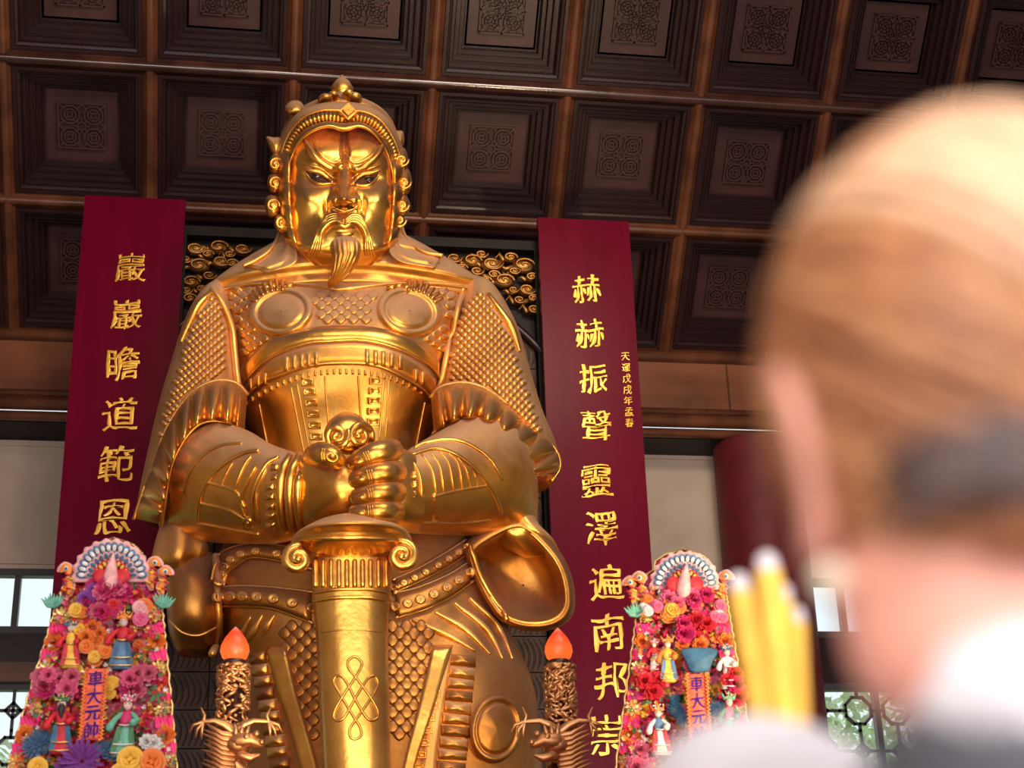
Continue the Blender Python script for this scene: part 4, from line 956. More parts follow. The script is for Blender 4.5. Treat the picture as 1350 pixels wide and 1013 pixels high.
# ============================================================ ALTAR, LAMPS, FLOWER TABLETS
YA = 8.6; ZA = 1.6
altar = thing('altar_table', (.6, 9.2, 0), 'long red altar table below the statue carrying the lamps and flower tablets', 'table')
MB().box((-3.4, 7.9, ZA-.12), (5.2, 10.4, ZA)).build('table_top', M['redlacquer'], altar, False)
MB().box((-3.2, 8.1, .1), (5.0, 8.2, ZA-.12)).build('front_panel', M['redlacquer'], altar, False)
for x in (-3.2, -.4, 2.2, 4.85):
    for y in (8.2, 10.1): MB().box((x, y, 0), (x+.15, y+.15, ZA-.12)).build('leg', M['redlacquer'], altar, False)
# ---- lotus-bud lamps on dragon pillars
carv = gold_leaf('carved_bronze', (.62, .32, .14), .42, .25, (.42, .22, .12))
def bud_mat(name, c1, c2):
    m = bpy.data.materials.new(name); m.use_nodes = True; N = m.node_tree.nodes; L = m.node_tree.links; b = N['Principled BSDF']
    b.inputs['Base Color'].default_value = (.30, .03, .015, 1); b.inputs['Roughness'].default_value = .4
    tc = N.new('ShaderNodeTexCoord'); s = N.new('ShaderNodeSeparateXYZ'); L.new(tc.outputs['Generated'], s.inputs[0]); cr = N.new('ShaderNodeValToRGB')
    e = cr.color_ramp.elements; e[0].position = .1; e[0].color = (*c1, 1); e[1].position = .82; e[1].color = (*c2, 1)
    k = e.new(.97); k.color = (.55, .22, .17, 1); k = e.new(.3); k.color = (.92, .12, .010, 1)
    L.new(s.outputs[2], cr.inputs[0]); L.new(cr.outputs[0], b.inputs['Emission Color']); b.inputs['Emission Strength'].default_value = 1.0; return m
budm = bud_mat('lit_lamp_bud', (.95, .13, .012), (.80, .035, .010))
YL = 9.4
def lamp(cx, sgn, label):
    s = m_per_px(YL); c = W(cx, 873, YL); zb_ = ZA
    t = thing('dragon_lamp', (c[0], YL, ZA), label, 'lamp', 'lotus-bud lamps on dragon pillars')
    mb = MB(); H = 42*s; R_ = 17.5*s
    lathe(mb, c, [(.001, 0), (R_*.55, 0), (R_*.85, H*.12), (R_, H*.30), (R_*.95, H*.48), (R_*.72, H*.68), (R_*.4, H*.86), (R_*.16, H*.97), (.001, H*1.03)], 32); mb.build('lamp_bud', budm, t)
    mb = MB(); lathe(mb, c, [(.001, -.03), (12*s, -.03), (15*s, -.015), (15*s, -.0), (11*s, .015), (9*s, .03), (.001, .03)], 28); mb.build('lamp_socket', M['wood'], t)
    z1 = c[2]-.02; rc_ = 17*s
    mb = MB(); lathe(mb, (c[0], c[1], 0), [(.001, zb_), (rc_*1.5, zb_), (rc_*1.5, zb_+.08), (rc_*.9, zb_+.14), (rc_*.86, z1), (.001, z1)], 24); mb.build('pillar_core', M['wood'], t)
    rs = np.random.RandomState(int(cx)); mb = MB()
    for k in range(420):
        z = z1-.02-rs.rand()**1.6*(z1-zb_-.2); a = rs.rand()*2*PI; da = rs.randn()*.5; dz = rs.uniform(-.13, .13); w = rs.rand()*6
        P = [(c[0]+(rc_*1.0+.012*math.sin(u*9+w))*math.cos(a+da*u+.35*math.sin(u*6+w)), c[1]+(rc_*1.0+.012*math.sin(u*9+w))*math.sin(a+da*u+.35*math.sin(u*6+w)), min(z1-.01, z+dz*u)) for u in np.linspace(0, 1, 9)]
        tube(mb, P, spl([.004, .010, .012, .008, .004], 9)[:, 0], 6)
    for k in range(160):
        a = rs.rand()*2*PI; z = z1-.03-rs.rand()**1.6*(z1-zb_-.3); ell(mb, (c[0]+rc_*math.cos(a), c[1]+rc_*math.sin(a), z), .013, .013, .011, 8, 5)
    mb.build('openwork_carving', carv, t, kind='stuff')
    mb = MB(); P = []
    for u in np.linspace(0, 1, 70): a = 1.2+u*PI*5.2; P.append((c[0]+rc_*1.25*math.cos(a), c[1]+rc_*1.25*math.sin(a), z1-.30-u*(z1-zb_-.6)))
    tube(mb, P, spl([.016, .028, .04, .05, .05, .045, .03, .012], 70)[:, 0], 12); body = mb.build('dragon_body', carv, t)
    def q(x, y, dy=0.0): return W(cx+sgn*x, y, YL-rc_*1.05-dy)
    for sx in (-1, 1):
        o = 46 if sx > 0 else 42
        mb = MB(); tube(mb, [q(-sx*2, 968), q(sx*14, 956, .02), q(sx*26, 951, .03), q(sx*o, 952, .03)], [.034, .026, .017, .013], 10); arm = mb.build('dragon_arm', carv, t)
        for (x1, y1, x2, y2) in ((12, 4, 17, 14), (7, 10, 9, 21), (1, 12, 1, 23), (-3, -8, 2, -19)):
            mb = MB(); tube(mb, [q(sx*(o-1), 952, .03), q(sx*(o+x1), 952+y1, .04), q(sx*(o+x2), 952+y2, .02)], [.012, .010, .003], 7); mb.build('claw', carv, arm)
    mb = MB(); ell(mb, q(4, 984, .02), .085, .085, .065, 18, 11); tube(mb, [q(6, 978, .06), q(22, 976, .08), q(34, 982, .07)], [.055, .04, .024], 12); tube(mb, [q(8, 996, .05), q(22, 1000, .07), q(32, 996, .06)], [.035, .026, .012], 10); hd_ = mb.build('dragon_head', carv, t)
    for x, y, r in ((16, 972, .024), (29, 968, .02), (36, 979, .016)): mb = MB(); ell(mb, q(x, y, .1), r); mb.build('snout_lump', carv, hd_)
    for k in range(11):
        y0 = 962+k*6.5; mb = MB(); tube(mb, [q(-2, y0+8, .05), q(-16, y0+6, .07), q(-28, y0-1, .06), q(-37-3*(k % 3), y0-8+2*(k % 2), .03)], [.020, .018, .012, .003], 7); mb.build('mane_lock', carv, hd_)
    for k in range(3):
        mb = MB(); tube(mb, [q(2+6*k, 974, .06), q(2+8*k, 962, .09), q(10*k, 954+k, .06)], [.018, .013, .004], 7); mb.build('mane_lock', carv, hd_)
    return t
lamp(309, 1, 'lit orange lotus bud lamp on carved dragon pillar left of the sword')
lamp(737, -1, 'lit orange lotus bud lamp on carved dragon pillar right of the sword')

# ---- petals and flowers
def cm(name, c, r=.6, em=0, metal=0): return mat(name, c, r, metal, var=.25, vscale=30)
FC = dict(magenta=cm('magenta_petals', (.55, .015, .12)), pink=cm('pink_petals', (.75, .12, .25)), red=cm('red_petals', (.60, .015, .03)), orange=cm('orange_petals', (.82, .20, .03)), yellow=cm('yellow_petals', (.85, .48, .05)),
          purple=cm('purple_petals', (.25, .06, .32)), blue=cm('blue_petals', (.10, .20, .34)), white=cm('white_petals', (.75, .70, .66)), green=cm('green_leaves', (.06, .20, .08)), teal=cm('teal_leaves', (.14, .42, .30)),
          gold=mat('gold_foil', (.85, .60, .22), .3, .7), hot=mat('hot_pink_silk', (.85, .01, .17), .5), ofelt=cm('orange_felt', (.85, .25, .03)), lpink=cm('light_pink_felt', (.85, .42, .42)), skin=cm('doll_skin', (.80, .55, .45)),
          navy=cm('navy_cloth', (.03, .12, .22)), black=mat('black_thread', (.02, .015, .02), .6), banner=cm('orange_red_paper', (.86, .12, .05)), letters=mat('violet_lettering', (.05, .015, .20), .7, spec=.1), rpink=cm('rose_petals', (.62, .12, .20)))
def petal(mb, c, d, n, l, w, curl=.3):
    c, d, n = map(np.array, (c, d, n)); s = np.cross(d, n); p = [c, c+d*l*.4+s*w*.5+n*l*curl*.3, c+d*l*.85+s*w*.35+n*l*curl, c+d*l+n*l*curl*.8, c+d*l*.85-s*w*.35+n*l*curl, c+d*l*.4-s*w*.5+n*l*curl*.3, c+d*l*.45]
    mb.add(p, [(0, 1, 6), (1, 2, 6), (2, 3, 6), (3, 4, 6), (4, 5, 6), (5, 0, 6)])
def proto(kind):
    rs = np.random.RandomState(len(kind)*7+1); mb = MB(); n = np.array([0, -1., 0])
    if kind == 'carnation':
        for ring, (cnt, tilt, l) in enumerate(((11, .15, 1), (9, .5, .85), (7, .95, .7), (5, 1.4, .55))):
            for k in range(cnt):
                a = 2*PI*k/cnt+ring*.5+rs.randn()*.12; t = tilt+rs.randn()*.1; d = np.array([math.cos(a)*math.cos(t), -math.sin(t), math.sin(a)*math.cos(t)]); nn = np.cross(d, np.cross(n, d)+1e-6); nn /= np.linalg.norm(nn)
                petal(mb, d*.05, d, nn, l, .65*l, .22)
    elif kind == 'rose':
        for ring, (cnt, r, h) in enumerate(((6, .95, .05), (5, .7, .3), (4, .45, .45), (3, .22, .52))):
            for k in range(cnt):
                a = 2*PI*k/cnt+ring*.6; G = []
                for v in (0, .5, 1):
                    G.append([(math.cos(a+u)*r*(.35+.65*v), -h-.32*math.sin(v*PI*.6)*(1 if ring else .5), math.sin(a+u)*r*(.35+.65*v)) for u in np.linspace(-.62, .62, 5)])
                mb.grid(G)
        ell(mb, (0, -.5, 0), .2, .2, .2, 8, 5)
    elif kind == 'rosette':
        for k in range(10):
            a = 2*PI*k/10; d = np.array([math.cos(a), -.15, math.sin(a)]); petal(mb, d*.2, d/np.linalg.norm(d), n, .8, .42, .2)
        for k in range(6): a = k*PI/3; tube(mb, [(0, -.1, 0), (math.cos(a)*.3, -.32, math.sin(a)*.3), (math.cos(a)*.6, -.2, math.sin(a)*.6)], .07, 5)
        ell(mb, (0, -.22, 0), .2, .2, .2, 8, 5)
    elif kind == 'leaf':
        for k in range(4): a = k*1.5+.4; d = np.array([math.cos(a), -.25, math.sin(a)]); petal(mb, (0, 0, 0), d/np.linalg.norm(d), n, 1, .42, .15)
    elif kind == 'bow':
        mb.grid([[(-1.1+2.2*u, -.16-.10*math.sin(u*16+v*3), (v-.5)*1.35*(1+.12*math.sin(u*9))) for u in np.linspace(0, 1, 16)] for v in np.linspace(0, 1, 6)])
    elif kind == 'bloom':
        for k in range(34):
            a = k*2.4; r = (k/34)**.5; t = 1.35*(1-r); d = np.array([math.cos(a)*math.cos(t), -math.sin(t), math.sin(a)*math.cos(t)]); petal(mb, d*.1, d, n, .75+.3*r, .22, .25)
    return mb
PR = {}
def flower(kind, col, px, py, rpx, Y, par, rot=0.0, off=0.0, sq=1.0, name=None):
    if kind not in PR:
        o = proto(kind).build(kind, None, None, True); PR[kind] = o.data; o.data.materials.append(None); bpy.data.objects.remove(o)
    o = bpy.data.objects.new(name or {'bloom': 'chrysanthemum', 'bow': 'silk_patch', 'leaf': 'leaf_sprig'}.get(kind, kind), PR[kind]); COL.objects.link(o)
    o.material_slots[0].link = 'OBJECT'; o.material_slots[0].material = FC[col]; o.parent = par
    c = W(px, py, Y-off)-org(par); s = rpx*m_per_px(Y)
    o.matrix_local = Matrix.Translation(c)@Matrix.Rotation(rot, 4, 'Y')@Matrix.Diagonal((s, s, s*sq, 1)); return o
def flatshape(name, pts, Y, d, m, par, n=0, closed=True):
    """cut-out of board, d metres thick, outline in pixels"""
    o = spl(pts, n, True) if n else np.asarray(pts, float); c = o.mean(0); mb = MB()
    mb.grid([[W(*(c+(q-c)*r), Y-h) for q in o] for r, h in ((.02, d), (.9, d), (1, d*.7), (1, 0), (.02, 0))], cu=True); return mb.build(name, m, par)
def doll(px, py, h, Y, par, robe, top, hat, sleeve=None, beard=False, lean=0.0, skirt2=None):
    h *= .90; rsd = np.random.RandomState(int(px))
    """little opera figure: robe, arms, head, headdress"""
    s = m_per_px(Y)*h/100; c = W(px, py, Y); X = lambda x, z, y=0.0: c+np.array([(x+lean*z)*s, -y*s, z*s])
    def ring(r, z, y=6): return [(x, z, y) for x in ()]
    mb = MB(); th = np.linspace(0, 2*PI, 20, endpoint=False)
    mb.grid([[X(r*math.cos(a)*(1+.06*math.sin(a*6)), z, 8+r*.5*math.sin(a)) for a in th] for r, z in ((17, -50), (19, -48), (14, -20), (9, 2), (8, 6))], cu=True, cap=True); o = mb.build('doll', FC[robe], par)
    if skirt2:
        for sx in (-1, 1): mb = MB(); mb.grid([[X(sx*(6+w), z, 14+w*.2) for w in (0, 7+(-z)*.18)] for z in (0, -15, -30, -44)]); mb.build('sash_panel', FC[skirt2], o)
    mb = MB(); mb.grid([[X(r*math.cos(a), z, 9+r*.6*math.sin(a)) for a in th] for r, z in ((9, 0), (10, 8), (11, 18), (8, 25), (3, 28))], cu=True, cap=True); mb.build('doll_tunic', FC[top], o)
    for sx in (-1, 1):
        mb = MB(); tube(mb, [X(sx*9, 21, 10), X(sx*19, 10, 14), X(sx*(13 if sx > 0 else 25), -3+8*(sx > 0), 20)], [4*s, 5*s, 7*s], 8); mb.build('doll_arm', FC[sleeve or top], o)
        mb = MB(); ell(mb, X(sx*(12 if sx > 0 else 26), -5+9*(sx > 0), 22), 3*s); mb.build('doll_hand', FC['skin'], o)
    mb = MB(); ell(mb, X(0, 36, 11), 7.5*s, 7*s, 9*s, 14, 9); hd_ = mb.build('doll_head', FC['skin'], o)
    if beard: mb = MB(); tube(mb, [X(0, 31, 17), X(0, 20, 19), X(0, 12, 18)], [6*s, 5*s, 1.5*s], 8); mb.build('doll_beard', FC['black'], o)
    mb = MB(); ell(mb, X(0, 44, 12), 10*s, 8*s, 6*s, 14, 7); tube(mb, [X(-10, 43, 12), X(-15, 54, 12)], [3*s, 1*s], 6); tube(mb, [X(10, 43, 12), X(15, 54, 12)], [3*s, 1*s], 6); tube(mb, [X(0, 46, 12), X(0, 58, 12)], [4*s, 1.5*s], 6); mb.build('doll_headdress', FC[hat], o)
    mb = MB()
    for _ in range(14): ell(mb, X(rsd.uniform(-11, 11), 44+rsd.uniform(-3, 9), 20), 1.7*s, nu=6, nv=4)
    for z in (2, -30, -44): tube(mb, [X(-9-(2-z)*.2, z, 18), X(0, z-2, 22+(2-z)*.1), X(9+(2-z)*.2, z, 18)], 1.3*s, 5)
    mb.build('doll_trim', FC['white' if rsd.rand() < .4 else 'gold'], o, kind='stuff')
    for sx in (-1, 1): mb = MB(); ell(mb, X(sx*2.8, 37, 18.3), 1.1*s, nu=6, nv=4); mb.build('doll_eye', FC['black'], hd_)
    return o
def peacock(cx, cy, R_, Y, par):
    s = m_per_px(Y); base = [(cx-R_*1.02, cy+6)]+[(cx+R_*(1+.035*math.cos(a*22))*math.cos(PI-a), cy-R_*.98*math.sin(a)*(1+.035*math.cos(a*22))) for a in np.linspace(0, PI, 60)]+[(cx+R_*1.02, cy+6)]
    o = flatshape('peacock_fan', base, Y-.03, .03, FC['lpink'], par)
    for rr, cnt, sz, c1, c2 in ((.76, 16, .105, 'blue', 'white'), (.56, 13, .09, 'lpink', 'navy'), (.38, 10, .085, 'red', 'yellow')):
        for k in range(cnt):
            a = PI*(k+.5)/cnt; x, y = cx-R_*rr*math.cos(a), cy-R_*rr*math.sin(a); r = R_*sz
            tip = np.array([-math.cos(a), -math.sin(a)]); sd = np.array([-tip[1], tip[0]])
            pts = [np.array([x, y])+tip*r*1.5*math.cos(t)+sd*r*.95*math.sin(t) for t in np.linspace(0, 2*PI, 12, endpoint=False)]
            f = flatshape('fan_feather', pts, Y-.06-.01*(1-rr), .012, FC[c1], o)
            f = flatshape('feather_eye', [np.array([x, y])+(p-np.array([x, y]))*.55 for p in pts], Y-.075-.01*(1-rr), .01, FC[c2], o)
    mb = MB(); tube(mb, [W(cx-2, cy+8, Y-.1), W(cx, cy-R_*.25, Y-.12), W(cx+2, cy-R_*.55, Y-.10)], [.045, .03, .010], 10); mb.build('peacock_neck', FC['lpink'], o)
    for sx in (-1, 1): flatshape('peacock_wing', [(cx+sx*3, cy-4), (cx+sx*14, cy-12), (cx+sx*24, cy-6), (cx+sx*22, cy+5), (cx+sx*8, cy+8)], Y-.09, .02, FC['red'], o, 20)
def phoenix(x, y, sx, Y, par, h=40):
    o_ = np.array([(x-sx*3, y+h), (x-sx*8, y+h*.62), (x-sx*1, y+h*.36), (x-sx*6, y+h*.12), (x-sx*2, y-2), (x+sx*7, y-5), (x+sx*15, y+1), (x+sx*17, y+8), (x+sx*11, y+7), (x+sx*5, y+8), (x+sx*3, y+h*.3), (x+sx*8, y+h*.52), (x+sx*3, y+h*.75), (x+sx*4, y+h)], float)
    flatshape('phoenix_border', o_, Y-.045, .02, FC['lpink'], par, 44); c = o_.mean(0); i_ = c+(o_-c)*np.array([.72, .90])
    p_ = flatshape('phoenix_plume', i_, Y-.07, .02, FC['ofelt'], par, 44)
    for k in range(5): mb = MB(); q = spl(i_[[0, 1, 2, 3]] if k % 2 else i_[[12, 11, 10, 9]], 6)[k]; tube(mb, [W(q[0]-2.5, q[1], Y-.095), W(q[0]+2.5, q[1]+2, Y-.095)], .006, 5); mb.build('plume_stitch', FC['yellow' if k % 2 else 'red'], p_)
    flatshape('phoenix_eye', ellipse(x+sx*5, y+4, 3.4, 3.6, 0, 12), Y-.10, .012, FC['white'], par); flatshape('phoenix_eye', ellipse(x+sx*5, y+4, 1.9, 2.1, 0, 10), Y-.115, .01, FC['navy'], par)
def spray(x, y, sx, Y, par, n=9, L_=22):
    for k in range(n):
        a = PI*.5+sx*(-1.3+2.0*k/(n-1)); mb = MB(); l = L_*(.7+.3*((k*37) % 10)/10)
        tube(mb, [W(x, y, Y-.08), W(x+.6*l*math.cos(a), y-.35*l*math.sin(a), Y-.10), W(x+l*math.cos(a), y-.75*l*math.sin(a)-3, Y-.10)], [.012, .013, .002], 6, .5); mb.build('grass_blade', FC['teal'], par)
def tablet(label, outline, cxf, halfw, Y, seed, spec):
    c = W(cxf(1000), 1000, Y); t = thing('flower_tablet', (c[0], Y, ZA), label, 'floral offering', 'flower tablets on the altar')
    rs = np.random.RandomState(seed); o = np.asarray(outline, float)
    # board
    mb = MB(); c0 = o.mean(0); mb.grid([[W(*(c0+(q-c0)*r), Y+h) for q in o] for r, h in ((.02, 0), (1, 0), (1, .06), (.02, .06))], cu=True); mb.build('backing_board', FC['red'], t, False)
    # stem of the tablet down to the altar
    a, b = W(cxf(1035)-halfw(1035), 1035, Y), W(cxf(1035)+halfw(1035), 1035, Y)
    MB().box((a[0]-.03, Y, ZA), (b[0]+.03, Y+.06, a[2]+.05)).build('base_board', FC['red'], t, False)
    # gilt braid round the edge
    mb = MB(); P = [W(x, y, Y-.02) for x, y in spl(o, 160, True)]; P = [p for p in P if True]
    P = [W(x, y, Y-.02) for x, y in np.vstack([np.linspace(o[k], o[(k+1) % len(o)], 9)[:-1] for k in range(len(o)-1)])]
    P = [p+np.array([.004*(-1)**k, 0, 0]) for k, p in enumerate(P)]; tube(mb, P, .007, 6); mb.build('gilt_edge', FC['gold'], t)
    # dense filling of little blossoms
    pal = ['red', 'magenta', 'orange', 'rpink', 'pink', 'yellow', 'green', 'gold', 'red', 'rpink']; k = 0
    for y in np.arange(770, 1034, 11.8):
        hw = halfw(y)-5; n = int(2*hw/12.2)
        for i in range(n):
            if k >= 300: break
            x = cxf(y)-hw+(i+.5)*2*hw/n+rs.uniform(-2, 2); flower(['carnation', 'rose', 'leaf', 'carnation'][rs.randint(4)], pal[rs.randint(len(pal))], x, y+rs.uniform(-2, 2), rs.uniform(7.5, 10), Y, t, rs.rand()*6, 0.02, name='small_blossom'); k += 1
    # hundreds of tiny tufts tucked between the blossoms
    for cn, cnt in (('red', 170), ('rpink', 130), ('gold', 130), ('green', 110), ('white', 60), ('orange', 110), ('hot', 70)):
        mb = MB()
        for _ in range(cnt):
            y = rs.uniform(775, 1032); x = cxf(y)+rs.uniform(-1, 1)*(halfw(y)-3); p = W(x, y, Y-rs.uniform(.05, .13)); l = rs.uniform(.010, .020)
            for q in range(5):
                a = q*1.26+rs.rand(); d = np.array([math.cos(a), -.5, math.sin(a)]); petal(mb, p, d/np.linalg.norm(d), np.array([0, -1., 0]), l, l*.6, .2)
        mb.build('tiny_tufts', FC[cn], t, False, kind='stuff')
    # side columns of silk patches, gold rosettes and red flowers
    seq = [('rosette', 'gold', 11), ('bow', 'hot', 9.5), ('carnation', 'orange', 12), ('bow', 'hot', 9.5), ('rosette', 'gold', 11), ('rose', 'red', 9), ('bow', 'hot', 9)]
    for sx in (-1, 1):
        y = 812.; i = 0
        while y < 1034:
            kd, cl_, r = seq[i % len(seq)]; x = cxf(y)+sx*(halfw(y)-12); flower(kd, cl_, x, y, r, Y, t, rs.uniform(-.2, .2), .05); y += 17.5; i += 1
    for it in spec: it(t, rs)
    return t
def cluster(kind, cols, x, y, w, h, r, n, off=.09):
    def f(t, rs):
        for k in range(n): flower(kind, cols[rs.randint(len(cols))], x+rs.uniform(-w, w), y+rs.uniform(-h, h), r*rs.uniform(.85, 1.15), YA, t, rs.rand()*6, off+rs.rand()*.05)
    return f
def one(kind, col, x, y, r, off=.12): return lambda t, rs: flower(kind, col, x, y, r, YA, t, rs.rand()*6, off)
def banner(x0, y0, x1, y1, hw, chars):
    def f(t, rs):
        A = [(x0-hw, y0), (x0, y0-1), (x0+hw, y0), (x1+hw, y1), (x1, y1+1), (x1-hw, y1)]
        o = flatshape('banner', [(x0-hw, y0), (x0+hw, y0), (x1+hw, y1), (x1-hw, y1)], YA-.17, .02, FC['banner'], t)
        for sx in (-1, 1):
            mb = MB(); P = spl([W(x0+sx*(hw-1), y0, YA-.20), W(x1+sx*(hw-1), y1, YA-.20)], 40); P = [p+np.array([.008*(-1)**k, 0, 0]) for k, p in enumerate(P)]; tube(mb, P, .008, 5); mb.build('banner_fringe', FC['orange'], o)
        for k, ch in enumerate(chars):
            u = (k+.5)/len(chars); u = .02+u*.96; character(ch, x0+(x1-x0)*u, y0+(y1-y0)*u, 19, YA-.197, o, FC['letters'], name='character', ydepth=.3)
    return f
def cxL(y): return 152-(y-720)*.104
def hwL(y): return float(np.interp(y, [700, 770, 830, 1013, 1040], [30, 64, 76, 113, 116]))
outL = [(cxL(1036)-hwL(1036), 1036), (cxL(930)-hwL(930), 930), (cxL(850)-hwL(850), 850), (cxL(800)-hwL(800), 800), (84, 772), (93, 752), (108, 742), (112, 728), (126, 718), (138, 713), (150, 710), (163, 714), (176, 719), (187, 730), (191, 744), (205, 752), (213, 772), (cxL(800)+hwL(800), 800), (cxL(850)+hwL(850), 850), (cxL(930)+hwL(930), 930), (cxL(1036)+hwL(1036), 1036)]
tablet('tall floral tablet with peacock fan left of the statue, carrying purple and yellow blooms', outL, cxL, hwL, YA, 11, [
    lambda t, rs: peacock(147, 762, 52, YA-.03, t), lambda t, rs: phoenix(199, 738, 1, YA, t), lambda t, rs: phoenix(213, 750, 1, YA, t, 36), lambda t, rs: phoenix(92, 746, -1, YA, t, 40),
    lambda t, rs: spray(214, 800, 1, YA, t), lambda t, rs: spray(72, 800, -1, YA, t),
    cluster('carnation', ['magenta', 'pink', 'magenta', 'purple'], 140, 780, 28, 12, 12, 14), cluster('carnation', ['magenta', 'rpink'], 125, 803, 22, 8, 11, 7), cluster('leaf', ['green'], 125, 812, 18, 8, 9, 6), cluster('rose', ['red', 'magenta'], 145, 806, 10, 12, 8, 5),
    cluster('rose', ['lpink', 'orange', 'pink'], 186, 806, 10, 12, 10, 5), cluster('rose', ['yellow', 'orange'], 104, 818, 8, 14, 9, 5),
    cluster('carnation', ['rpink', 'red', 'orange'], 127, 835, 16, 16, 10, 12), cluster('rose', ['orange', 'yellow'], 128, 862, 14, 10, 9, 6),
    lambda t, rs: doll(94, 852, 62, YA-.1, t, 'yellow', 'yellow', 'blue', 'red', lean=-.05, skirt2='red'), lambda t, rs: doll(162, 848, 74, YA-.1, t, 'blue', 'red', 'ofelt', 'red', skirt2='navy'),
    lambda t, rs: doll(82, 958, 74, YA-.12, t, 'red', 'red', 'green', 'red', beard=True, lean=-.06, skirt2='navy'), lambda t, rs: doll(166, 960, 78, YA-.12, t, 'teal', 'magenta', 'rpink', 'teal', lean=.05, skirt2='green'),
    cluster('carnation', ['rpink', 'pink', 'magenta'], 74, 898, 24, 13, 12, 10), cluster('carnation', ['rpink', 'pink', 'magenta'], 190, 900, 24, 12, 12, 10), cluster('leaf', ['green'], 190, 918, 20, 6, 10, 4), cluster('rose', ['yellow'], 148, 906, 7, 12, 8, 4), cluster('rose', ['yellow', 'gold'], 104, 888, 6, 10, 8, 3),
    banner(127, 882, 119, 976, 15, '車大元帥'), cluster('bloom', ['blue'], 56, 988, 14, 12, 13, 6), cluster('bloom', ['blue', 'green'], 146, 985, 12, 10, 11, 4),
    one('bloom', 'purple', 108, 1004, 24, .2), one('bloom', 'purple', 88, 1016, 16, .18), one('rose', 'yellow', 172, 1002, 16, .2), one('rose', 'orange', 200, 1006, 17, .18), one('rose', 'yellow', 50, 1012, 12, .2), one('rose', 'yellow', 158, 1020, 12, .22), cluster('carnation', ['rpink', 'white'], 195, 982, 12, 5, 10, 4)])
def cxR(y): return 899+(y-720)*.016
def hwR(y): return float(np.interp(y, [700, 770, 830, 1013, 1040], [28, 55, 64, 92, 96]))
outR = [(cxR(1036)-hwR(1036), 1036), (cxR(930)-hwR(930), 930), (cxR(850)-hwR(850), 850), (cxR(800)-hwR(800), 800), (846, 772), (852, 758), (862, 752), (864, 740), (876, 732), (890, 728), (902, 725), (915, 729), (928, 734), (938, 744), (942, 756), (950, 762), (956, 776), (cxR(800)+hwR(800), 800), (cxR(850)+hwR(850), 850), (cxR(930)+hwR(930), 930), (cxR(1036)+hwR(1036), 1036)]
tablet('tall floral tablet with peacock fan right of the statue, partly behind the yellow incense', outR, cxR, hwR, YA, 23, [
    lambda t, rs: peacock(903, 772, 46, YA-.03, t), lambda t, rs: phoenix(848, 758, -1, YA, t, 38), lambda t, rs: phoenix(836, 764, -1, YA, t, 34), lambda t, rs: phoenix(952, 756, 1, YA, t, 36), lambda t, rs: spray(840, 812, -1, YA, t), lambda t, rs: spray(948, 815, 1, YA, t, 6, 12),
    cluster('carnation', ['magenta', 'pink', 'rpink'], 905, 790, 26, 9, 10, 14), cluster('rose', ['yellow', 'orange'], 893, 806, 13, 7, 10, 5), cluster('rose', ['pink', 'orange', 'white'], 862, 800, 12, 10, 8, 6), cluster('rose', ['pink', 'white', 'orange'], 947, 806, 8, 10, 8, 4),
    cluster('carnation', ['red', 'magenta'], 917, 828, 18, 14, 11, 12), cluster('carnation', ['orange'], 910, 848, 18, 5, 9, 6), lambda t, rs: flatshape('navy_vase', [(900, 856), (944, 856), (940, 872), (932, 886), (912, 886), (904, 872)], YA-.14, .04, FC['navy'], t, 24),
    cluster('rose', ['rpink'], 917, 880, 10, 5, 8, 4), lambda t, rs: doll(879, 872, 62, YA-.12, t, 'yellow', 'yellow', 'ofelt', 'orange', lean=.04, skirt2='blue'), lambda t, rs: doll(862, 866, 44, YA-.1, t, 'white', 'red', 'rpink', 'red'),
    lambda t, rs: doll(958, 882, 60, YA-.1, t, 'white', 'white', 'navy', 'white'), cluster('carnation', ['red'], 865, 900, 17, 16, 11, 12), cluster('carnation', ['red', 'magenta'], 968, 905, 10, 18, 11, 10),
    cluster('bloom', ['blue', 'navy'], 893, 935, 8, 18, 8, 8), cluster('bloom', ['blue', 'navy'], 942, 930, 6, 14, 8, 6), lambda t, rs: doll(868, 965, 66, YA-.12, t, 'white', 'blue', 'orange', 'white', lean=-.04, skirt2='red'), lambda t, rs: doll(960, 950, 66, YA-.14, t, 'teal', 'rpink', 'teal', 'green', lean=.05, skirt2='green'),
    banner(918, 889, 923, 981, 14, '車大元帥'), cluster('rose', ['rpink', 'white'], 915, 996, 25, 6, 10, 8), cluster('carnation', ['rpink', 'pink'], 836, 1002, 14, 14, 11, 7)])
# ============================================================ THE VISITOR WITH INCENSE
def vm(name, c, r, **k): return mat(name, c, r, **k)
skin = vm('skin', (.78, .36, .27), .5, var=.08, vscale=20); skin.node_tree.nodes['Principled BSDF'].inputs['Subsurface Weight'].default_value = .15
skin.node_tree.nodes['Principled BSDF'].inputs['Subsurface Radius'].default_value = (.02, .008, .004)
hair1 = vm('blond_hair', (.56, .26, .11), .5, var=.25, vscale=60, stretch=(1, 1, .1)); hair2 = vm('light_brown_hair', (.36, .135, .055), .45, var=.3, vscale=60); hair3 = vm('dark_roots_hair', (.09, .055, .05), .5, var=.3, vscale=60); hair4 = vm('pale_blond_hair', (.76, .47, .28), .45, var=.15, vscale=60)
cloth = vm('white_cotton', (.68, .66, .69), .8); vest = vm('dark_grey_vest', (.075, .075, .09), .8)
Hc = WD(1270, 492, .74)
visitor = thing('person', (Hc[0]+.02, Hc[1]+.08, 0), 'person seen from behind at the right, fair hair swept back, white sleeve raised, holding incense', 'person')
fw = np.array([.01, .98, .04]); fw /= np.linalg.norm(fw); upv = np.array([-.05, -.12, 1.]); upv -= fw*(upv@fw); upv /= np.linalg.norm(upv); rt = np.cross(fw, upv)
def HP(r, f, u): return Hc+rt*r+fw*f+upv*u
